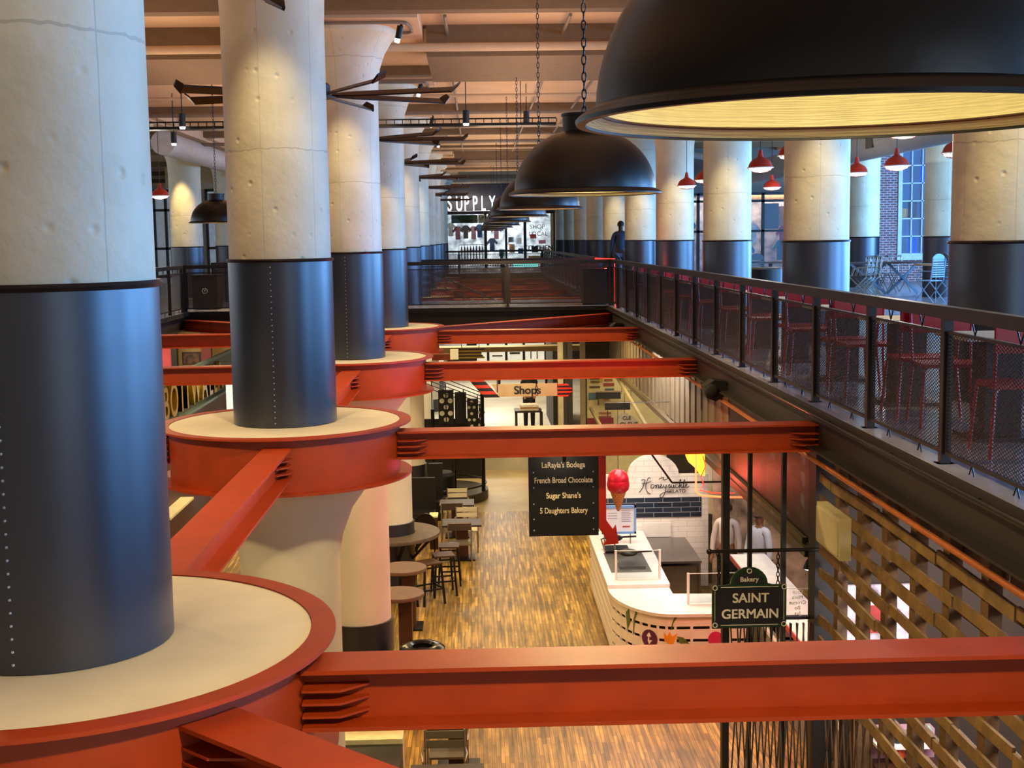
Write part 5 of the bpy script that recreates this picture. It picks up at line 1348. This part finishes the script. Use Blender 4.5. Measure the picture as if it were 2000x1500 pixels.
# cone, poster
t = thing('giant_ice_cream_cone', (2.45, 22.5, 2.1), 'hanging giant ice cream cone with a red scoop', 'ice cream cone sign')
m = MB(); m.sphere((2.45, 22.5, 2.63), .19, 32, sz=1.05); m.lathe([(.14, -.18), (.185, -.13), (.20, -.06), (.196, 0), (.18, .05)], 32, c=(2.45, 22.5, 2.60))
m.build('scoop', mat('raspberry_gloss', '#c8142c', .3, var=.15, vscale=14, bump=.08, bscale=10), t, smooth=True)
MB().lathe([(.155, 2.47), (.12, 2.36), (.02, 2.08), (0, 2.075)], 28, c=(2.45, 22.5, 0)).build('cone', brick_mat('waffle', '#d08a4c', '#c47c40', '#9a5a28', .06, .035, .006, 'XZ', nmix=0), t, smooth=True)
MB().tube([(2.45, 22.5, 2.8), (2.45, 22.5, 4.0), (3.36, 22.5, 4.0)], .006, 5).build('wire', BLACK, t)
t = thing('framed_notice', (2.6, 23.9, 1.6), 'white notice in a pale blue frame standing on the counter', 'notice')
MB().box(2.31, 2.915, 23.9, 23.92, 1.36, 1.87).build('sheet', mat('notice_white', '#dfe0ea', .5, var=0), t)
m = MB()
for b in ((2.29, 2.935, 1.84, 1.885), (2.29, 2.935, 1.345, 1.385), (2.29, 2.325, 1.345, 1.885), (2.90, 2.935, 1.345, 1.885)): m.box(b[0], b[1], 23.88, 23.93, b[2], b[3])
m.build('frame', mat('pale_blue_frame', '#6f9cd8', .5), t)
for x in (2.4, 2.82): MB().box(x, x + .02, 23.9, 23.96, 1.15, 1.36).build('leg', SIL, t)
m = MB()
for i in range(7): m.box(2.66, 2.84 - .02 * (i % 2), 23.895, 23.9, 1.79 - i * .035, 1.797 - i * .035)
for z in (1.74, 1.69, 1.64): m.box(2.40, 2.58, 23.895, 23.9, z, z + .008)
m.build('text_lines', mat('grey_text', '#8a8a98', .6), t)
MB().box(2.68, 2.82, 23.895, 23.9, 1.47, 1.495).build('red_mark', cm[2], t)
tag(MB().bar((3.10, 20.5, 2.95), (4.0, 20.5, 2.95), .025, .03).build('track_bar', BLACK), 'black horizontal track bar in front of the arch of the tile wall', 'bar')
tag(MB().bar((3.10, 20.5, 2.95), (2.75, 20.5, 3.45), .025, .03).build('track_bar', BLACK), 'black slanting arm of the track bar above the script lettering', 'bar')
light('gelato_light', 'AREA', (3.0, 22.6, 4.7), 210, (1, .93, .88), 1.8, 4.0, rot=(0, 0, 0))
# bakery interior
struct(MB().box(4.5, 8.6, 24.5, 24.6, 0, 5.0), 'wall_bakery_back', mat('bakery_mural', '#c9a88e', .6, var=.5, vscale=2.2))
t = thing('pastry_case', (5, 19, 0), 'long pale pastry case with glass front behind the bakery glass', 'display case')
MB().box(4.35, 5.2, 14.5, 21.8, .02, .9).build('body', mat('case_grey', '#8a8580', .4), t)
MB().box(4.3, 5.25, 14.5, 21.8, .9, .95).build('deck', WTOP, t)
MB().box(4.35, 4.36, 14.5, 21.8, .95, 1.4).build('glass_front', GLASS, t)
MB().box(4.3, 4.9, 14.5, 21.8, 1.4, 1.43).build('top_shelf', WTOP, t)
MB().box(4.28, 4.30, 14.5, 21.8, 1.36, 1.43).build('red_trim', cm[2], t)
for i in range(14):
    y = 15 + i * .48
    tag(MB().sphere((4.62 + (i % 2) * .2, y, 1.02), .09, 12, sz=.6).build('pastry', mat('pastry_brown' if i % 3 else 'pastry_cream', '#b87838' if i % 3 else '#e8dcc8', .5), smooth=True), 'small pastry in the long pale display case', 'pastry', 'pastries in the display case')
light('bakery_light', 'AREA', (5.6, 19.5, 4.6), 260, (1, .80, .72), 2.4, 6, rot=(0, 0, 0))
struct(MB().box(5.0, 8.6, 17.9, 18.0, 2.9, 5.0), 'wall_red_bulkhead', mat('red_bulkhead', '#7d2020', .5))
t = thing('glass_globe_lamp', (4.45, 17.0, 3.0), 'small bright cone lamp seen through the bakery glass', 'lamp')
MB().lathe([(.0, 0), (.07, .0), (.03, .1), (.012, .12), (.012, .5)], 16, c=(4.05, 15.6, 2.78)).tube([(4.05, 15.6, 3.2), (4.05, 15.6, 5.02)], .006, 6).build('lamp_shade', BLACK, t, smooth=True)
MB().sphere((4.05, 15.6, 2.775), .05, 12, sz=.4).build('bulb', GLOWW, t, smooth=True)

# stalls farther back on the right
t = thing('menu_wall', (3.1, 31.2, 2.5), 'cream wall crowded with yellow blue and orange price boards', 'menu board')
MB().box(2.66, 4.6, 31.3, 31.4, .1, 3.75).build('backing', mat('cream_board', '#b9ae84', .6), t)
tags = [(2.72, 3.47, .25, .06, '#3a2c1c'), (2.75, 3.38, .22, .05, '#6a5a20'), (2.72, 3.26, .26, .04, '#4a3a20'), (3.08, 3.42, .2, .05, '#7a3a20'), (3.06, 3.30, .26, .07, '#7d2a20'), (3.1, 3.2, .22, .04, '#3a4a50'), (2.7, 2.98, .22, .16, '#3f5f70'), (3.06, 3.05, .14, .08, '#a8862c'), (3.06, 2.97, .14, .05, '#a84a2c'), (2.95, 3.4, .08, .1, '#a8862c'), (2.95, 2.62, .3, .04, '#8a5a40'), (2.95, 2.54, .3, .03, '#8a4a3a')]
for (x, z, w_, h_, c) in tags: MB().box(x, x + w_, 31.27, 31.3, z, z + h_).build('price_tag', mat('tag_' + c[1:], c, .6, var=0), t)
MB().box(2.66, 3.3, 31.27, 31.3, 2.38, 2.52).build('magenta_panel', mat('magenta_cloth', '#7a2038', .6), t)
for i, (x, z, y) in enumerate(((2.84, 3.03, 30.9), (3.03, 2.80, 30.6))):
    t = thing('hanging_screen', (x, y, z), ['upper', 'lower'][i] + ' black hanging menu screen in front of the price boards', 'screen', 'black menu screens')
    MB().box(x, x + .60, y, y + .05, z, z + .16).build('panel', BLACKP, t); MB().box(x + .05, x + .07, y, y + .02, z - .15, z).build('bracket', BLACK, t); MB().tube([(x + .62, y + .02, z + .1), (x + .62, y + .02, 5.02)], .005, 6).build('wire', BLACK, t); MB().box(x, x + 1.2, y + .02, y + .05, z + .17, z + .19).build('rail', SIL, t)
t = thing('round_top_sign', (3.5, 30.2, 2.6), 'grey tapered sign with faint lettering behind the second beam', 'sign')
MB().tube([(3.45, 30.22, 2.7), (3.45, 30.22, 5.02)], .006, 6).build('wire', BLACK, t)
MB().prism([(3.25, 2.4), (3.85, 2.4), (3.68, 2.66), (3.52, 2.76), (3.38, 2.76), (3.27, 2.6)], 'Y', 30.2, 30.24).build('board', mat('grey_sign', '#8a8078', .6), t)
text('CLE', BLACKP, t, (3.5, 30.19, 2.66), .12, 'lettering'); text('CLEVE', BLACKP, t, (3.55, 30.19, 2.5), .16, 'lettering')
for i, (a, b) in enumerate((((3.3, 30.5, 3.62), (3.3, 23.5, 3.05)), ((2.72, 31, 2.8), (2.95, 28.5, 2.3)))):
    tag(MB().bar(a, b, .06, .07).build('stall_rafter', mat('pale_rafter', '#8c8060', .5)), ['upper', 'lower'][i] + ' pale sloping rafter of the price board stall', 'rafter')
# dark posts by the corridor
for i, (x0, x1, y, c) in enumerate(((1.88, 2.0, 30, '#a09a84'), (2.01, 2.09, 30.2, '#4a4434'), (2.10, 2.22, 30, '#14110d'), (2.24, 2.40, 33, '#8a8672'), (2.50, 2.62, 31.2, '#7c7258'))):
    tag(MB().box(x0, x1, y, y + .2, 0, 4.95).build('shop_post', mat('post_' + c[1:], c, .5)), ['pale', 'olive', 'black', 'grey', 'tan'][i] + ' upright post beside the corridor right of the Shops sign', 'post', 'uprights beside the corridor')
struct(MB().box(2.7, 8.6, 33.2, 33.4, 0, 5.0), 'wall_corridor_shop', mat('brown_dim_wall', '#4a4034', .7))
tag(MB().box(2.35, 2.7, 40, 44, .9, 3.6).build('shop_pier', mat('dark_pier', '#2a241c', .6)), 'dark pier at the right side of the far corridor', 'pier')
# far lower shop windows
t = thing('far_shop_front', (1.6, 61.5, .9), 'row of brightly lit shop windows at the far end of the lower floor', 'shop front')
m = MB()
for x in (-.05, .55, 1.42, 2.26, 3.3): m.box(x - .06, x + .06, 61.9, 62, .9, 1.98)
m.box(-.1, 3.4, 61.9, 62, 1.93, 2.05); m.build('window_frame', mat('dark_red_frame', '#3a1c1c', .5), t)
MB().box(-.1, 3.4, 63, 63.05, .9, 2.6).build('lit_interior', mat('warm_interior', '#f0ead0', .6, var=.35, vscale=5, emit=.75, ecol='#fff4d8'), t)
for (x, z, w_, h_) in ((.75, 1.25, .5, .06), (1.6, 1.35, .5, .10), (2.5, 1.55, .5, .2), (2.6, 1.1, .05, .4), (2.9, 1.1, .05, .4)): MB().box(x, x + w_, 62.6, 62.7, z, z + h_).build('display_item', WGREY, t)
struct(MB().box(-8, 4.2, 61.85, 61.95, 2.05, 5.02), 'wall_far_lower', mat('cream_wall', '#c9b68f'))
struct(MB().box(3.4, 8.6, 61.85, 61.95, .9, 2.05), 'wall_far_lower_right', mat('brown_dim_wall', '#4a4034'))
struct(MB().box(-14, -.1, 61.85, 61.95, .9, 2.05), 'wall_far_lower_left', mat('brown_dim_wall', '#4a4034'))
tag(MB().box(-1.1, 3.2, 34.2, 34.8, 3.92, 4.05).build('soffit_beam', mat('cream_soffit', '#b5a680', .6)), 'cream soffit beam under the footbridge', 'beam')
tag(MB().box(-2.6, -.35, 44, 47, 3.0, 3.25).build('dark_canopy', BLACKP), 'flat black canopy behind the fourth ring', 'canopy')

# ================================================================ LOWER LEFT SHOPS
t = thing('sign_board', (-6.7, 31, 3.4), 'long dark sign board with gold BOTIWALLA letters on the left', 'sign')
MB().box(-6.75, -6.68, 25.5, 35.9, 3.05, 4.0).build('board', mat('slate_board', '#2c2c26', .5), t)
m = MB(); m.box(-6.69, -6.60, 25.5, 35.9, 3.95, 4.03); m.box(-6.69, -6.55, 25.5, 35.9, 3.0, 3.06); m.box(-6.69, -6.62, 35.8, 35.9, 3.0, 4.03)
m.build('frame', TEAL, t)
for y in (25.6, 35.7): MB().box(-6.78, -6.70, y, y + .1, 0, 3.1).build('post', TEAL, t)
yy = 27.2
for chh in 'BOTIWALLA':
    o = text(chh, GOLD, t, (-6.62, yy, 3.47), 1.02, 'letter', rz=PI / 2, ext=.05, align='LEFT', bold=.012, sx=.92)
    ys = [v.co.y for v in o.data.vertices]; wd = max(ys) - min(ys); yy += wd + .16 + (.25 if chh == 'I' else 0)
tag(MB().box(-6.38, -6.12, 33, 33.03, 0.01, 3.42).build('menu_panel', mat('lit_menu', '#c8dce0', .5, emit=.7, ecol='#cfe6f0')), 'bright bluish menu panel right of the gold letter sign', 'menu board')
struct(MB().box(-14, -6.9, 40, 40.2, 0, 5.0), 'wall_left_stalls', mat('tan_wall', '#a08458', .7, var=.08))
tag(MB().box(-10.2, -9.22, 39.4, 39.6, 0, 4.6).build('wall_panel', PINK), 'dark pink panel behind the left beams', 'panel')
tag(MB().box(-9.2, -9.03, 39.3, 39.5, 0, 4.9).build('shop_post', BLACKP), 'black post right of the dark pink panel', 'post')
t = thing('framed_picture', (-8.76, 39.6, 3.4), 'small dark framed picture on the tan wall between the left beams', 'picture')
MB().box(-9.02, -8.45, 39.96, 40, 3.2, 3.58).build('frame', BLACKP, t); MB().box(-8.98, -8.50, 39.945, 39.96, 3.22, 3.54).build('print', mat('murky_print', '#5a3c2c', .6, var=.5, vscale=6), t)
tag(MB().box(-8.3, -8.0, 39.3, 39.5, 0, 4.6).build('door_panel', mat('dark_red_paint', '#5a1414', .5)), 'dark red upright between the picture and the sign board end', 'panel')
tag(MB().box(-6.95, -6.85, 22, 36, 0, 3.0).build('stall_cabinet', mat('maroon_front', '#401414', .5)), 'dark maroon stall front under the gold letter sign', 'stall front')
t = thing('stall_counter', (-6.8, 28.6, 0), 'cream topped stall counter seen left of the second ring', 'counter')
MB().box(-7.4, -6.55, 27.3, 29.6, 1.05, 1.1).build('counter_top', PAPER, t); MB().box(-7.35, -6.6, 27.35, 29.6, .02, 1.05).build('body', mat('maroon_front', '#401414'), t)

# ================================================================ PEOPLE
def skin_mesh(name, joints, edges, m, parent, sub=1):
    me = bpy.data.meshes.new(name); keys = list(joints)
    me.from_pydata([joints[k][0] for k in keys], [(keys.index(a), keys.index(b)) for a, b in edges], [])
    o = bpy.data.objects.new(name, me); COL.objects.link(o)
    md = o.modifiers.new('skin', 'SKIN'); md.use_smooth_shade = True
    if not me.skin_vertices: me.attributes.new  # layer is made with the modifier
    sk = me.skin_vertices
    if len(sk) == 0:
        bm = bmesh.new(); bm.from_mesh(me); bm.verts.layers.skin.verify(); bm.to_mesh(me); bm.free(); sk = me.skin_vertices
    for i, k in enumerate(keys):
        r = joints[k][1]; r = r if isinstance(r, tuple) else (r, r)
        sk[0].data[i].radius = r; sk[0].data[i].use_root = (i == 0)
    s2 = o.modifiers.new('sub', 'SUBSURF'); s2.levels = sub; s2.render_levels = sub
    dg = bpy.context.evaluated_depsgraph_get(); dg.update()
    me2 = bpy.data.meshes.new_from_object(o.evaluated_get(dg))
    bpy.data.objects.remove(o); me2.materials.clear(); me2.materials.append(m)
    for p in me2.polygons: p.use_smooth = True
    q = bpy.data.objects.new(name, me2); COL.objects.link(q); q.parent = parent
    return q
def person(loc, rz, label, sc_=1.1, arms=None, legs=None, skin=SKIN, shirt=None, pants=None, hair=HAIRD, lean=0, cap=None):
    t = thing('person', loc, label, 'person'); t.rotation_euler = (0, 0, rz); t.scale = (sc_,) * 3
    arms = arms or {-1: ((-.24, .02, 1.12), (-.25, .08, .86)), 1: ((.24, .02, 1.12), (.25, .08, .86))}
    legs = legs or {-1: ((-.10, .02, .50), (-.10, 0, .08)), 1: ((.10, .02, .50), (.10, 0, .08))}
    J = {'pel': ((0, 0, .95), (.14, .10)), 'wa': ((0, lean * .4, 1.12), (.13, .095)), 'ch': ((0, lean * .8, 1.33), (.16, .11)), 'nb': ((0, lean, 1.47), (.08, .07)), 'nk': ((0, lean * 1.05, 1.53), .052), 'hd': ((0, lean * 1.1 + .01, 1.62), (.072, .085)), 'ht': ((0, lean * 1.1, 1.71), (.06, .075))}
    E = [('pel', 'wa'), ('wa', 'ch'), ('ch', 'nb'), ('nb', 'nk'), ('nk', 'hd'), ('hd', 'ht')]
    SJ = {k: J[k] for k in ('pel', 'wa', 'ch', 'nb')}; SJ = {k: (v[0], tuple(x + .014 for x in v[1])) for k, v in SJ.items()}; SE = [('pel', 'wa'), ('wa', 'ch'), ('ch', 'nb')]
    PJ = {'pel': ((0, 0, .96), (.15, .115))}; PE = []
    for s in (-1, 1):
        e, h = arms[s]; S = str(s)
        J['sh' + S] = ((s * .17, lean, 1.43), .055); J['el' + S] = (e, .042); J['wr' + S] = (h, .028)
        hv = (Vector(h) - Vector(e)).normalized(); pm = Vector(h) + hv * .07; J['pm' + S] = (tuple(pm), (.035, .018))
        E += [('nb', 'sh' + S), ('sh' + S, 'el' + S), ('el' + S, 'wr' + S), ('wr' + S, 'pm' + S)]
        sd = hv.cross(Vector((0, 1, 0))).normalized()
        for i, (q, ln) in enumerate(((-.028, .06), (-.010, .075), (.010, .07), (.028, .055))):
            k = 'f%d%s' % (i, S); J[k] = (tuple(pm + sd * q * 1.2 + hv * ln), .009); E.append(('pm' + S, k))
        k = 'th' + S; J[k] = (tuple(Vector(h) + hv * .05 + sd * .05 * -s), .010); E.append(('wr' + S, k))
        SJ['sh' + S] = ((s * .17, lean, 1.43), .072); SJ['el' + S] = (e, .056); SJ['wr' + S] = (tuple(Vector(h).lerp(Vector(e), .12)), .042)
        SE += [('nb', 'sh' + S), ('sh' + S, 'el' + S), ('el' + S, 'wr' + S)]
        kn, an = legs[s]
        J['hp' + S] = ((s * .09, 0, .88), .085); J['kn' + S] = (kn, .058); J['an' + S] = (an, .04); J['to' + S] = ((an[0], an[1] + .15, .035), .035)
        E += [('pel', 'hp' + S), ('hp' + S, 'kn' + S), ('kn' + S, 'an' + S), ('an' + S, 'to' + S)]
        PJ['hp' + S] = ((s * .09, 0, .88), .10); PJ['kn' + S] = (kn, .075); PJ['an' + S] = (an, .06)
        PE += [('pel', 'hp' + S), ('hp' + S, 'kn' + S), ('kn' + S, 'an' + S)]
    skin_mesh('body', J, E, skin, t, 1); skin_mesh('shirt', SJ, SE, shirt or cm[1], t, 1); skin_mesh('trousers', PJ, PE, pants or cm[4], t, 1)
    hy = lean * 1.1
    m = MB(); m.sphere((0, hy - .018, 1.69), .098, 16, sx=.92, sy=1.02, sz=1.0, z0=-.35, z1=1); m.build('hair', cap or hair, t, smooth=True, local=True)
    for s in (-1, 1):
        MB().sphere((s * .03, hy + .085, 1.665), .010, 8).build('eye', BLACKP, t, smooth=True, local=True)
        MB().sphere((s * .078, hy, 1.645), .022, 8, sx=.4).build('ear', skin, t, smooth=True, local=True)
    MB().sphere((0, hy + .098, 1.63), .016, 8, sz=1.6).build('nose', skin, t, smooth=True, local=True)
    MB().box(-.025, .025, hy + .085, hy + .092, 1.588, 1.596).build('mouth', mat('lips', '#6a3030', .5), t, local=True)
    if cap: MB().prism([(-.07, 1.70), (.07, 1.70), (.06, 1.715), (-.06, 1.715)], 'Y', hy + .07, hy + .17).build('cap_brim', cap, t, local=True)
    return t
person((4.50, 40.2, ZU), 0, 'person in a grey blue jacket seen from behind on the right walkway', 1.17, shirt=mat('jacket_slate', '#34405a', .7), pants=mat('grey_trousers', '#5a6478', .7), skin=SKIND,
       legs={-1: ((-.10, .10, .50), (-.10, .18, .08)), 1: ((.10, -.02, .50), (.10, -.22, .10))})
person((1.62, 40.5, .9), PI, 'person in a black top pushing the dark cart on the lower floor', 1.1, shirt=cm[4], pants=cm[4], skin=mat('skin_tan', '#a87860', .5),
       arms={-1: ((-.25, .16, 1.15), (-.16, .42, 1.02)), 1: ((.25, .16, 1.15), (.16, .42, 1.02))}, lean=.08)
t = thing('push_cart', (1.55, 39.5, .9), 'dark four legged cart carrying a stack of pale boxes', 'cart')
MB().box(1.13, 1.95, 39.2, 39.9, 1.62, 1.68).build('tray', mat('plum_cart', '#2c1a20', .4), t)
for x in (1.18, 1.95):
    for y in (39.23, 39.87): MB().box(x - .03, x + .03, y - .03, y + .03, .9, 1.64).build('leg', MATS['plum_cart'], t)
for i, (z, c, h) in enumerate(((1.68, '#d8d0c0', .05), (1.735, '#a8703c', .045), (1.785, '#e4dccc', .06))):
    tag(MB().box(1.28 + .02 * i, 1.86, 39.25, 39.8, z, z + h).build('flat_box', mat('box_' + c[1:], c, .6)), ['bottom cream', 'middle tan', 'top white'][i] + ' flat box stacked on the dark cart', 'box', 'flat boxes on the cart')
person((4.62, 23.75, 0), 2.6, 'person with long dark hair and a pale shirt beside the dark column sleeve', 1.08, shirt=mat('shirt_pale', '#c8b8b4', .7), pants=cm[4])
person((5.05, 22.9, 0), 2.2, 'person in a brown cap and white shirt behind the bakery glass', 1.1, shirt=mat('shirt_white', '#d8dcec', .7), pants=cm[4], cap=mat('brown_cap', '#5a3a30', .7))

# lamps of the lower floor
for (x, y, z, e, c) in ((-4.8, 20, 4.6, 260, WARM), (-4.8, 30, 4.6, 260, WARM), (2.0, 28, 4.7, 130, WARM), (0, 36.5, 4.7, 150, (1, .84, .5)), (0, 44, 4.6, 330, (1, .93, .80)), (0, 52, 4.6, 330, (1, .93, .80)), (5, 28.5, 4.6, 160, (1, .85, .6)), (-9, 37, 4.5, 250, (1, .8, .5)), (-.9, 10, 4.2, 0, WARM)):
    if e: light('lower_downlight', 'AREA', (x, y, z), e, c, 2.5, 2.5, rot=(0, 0, 0))
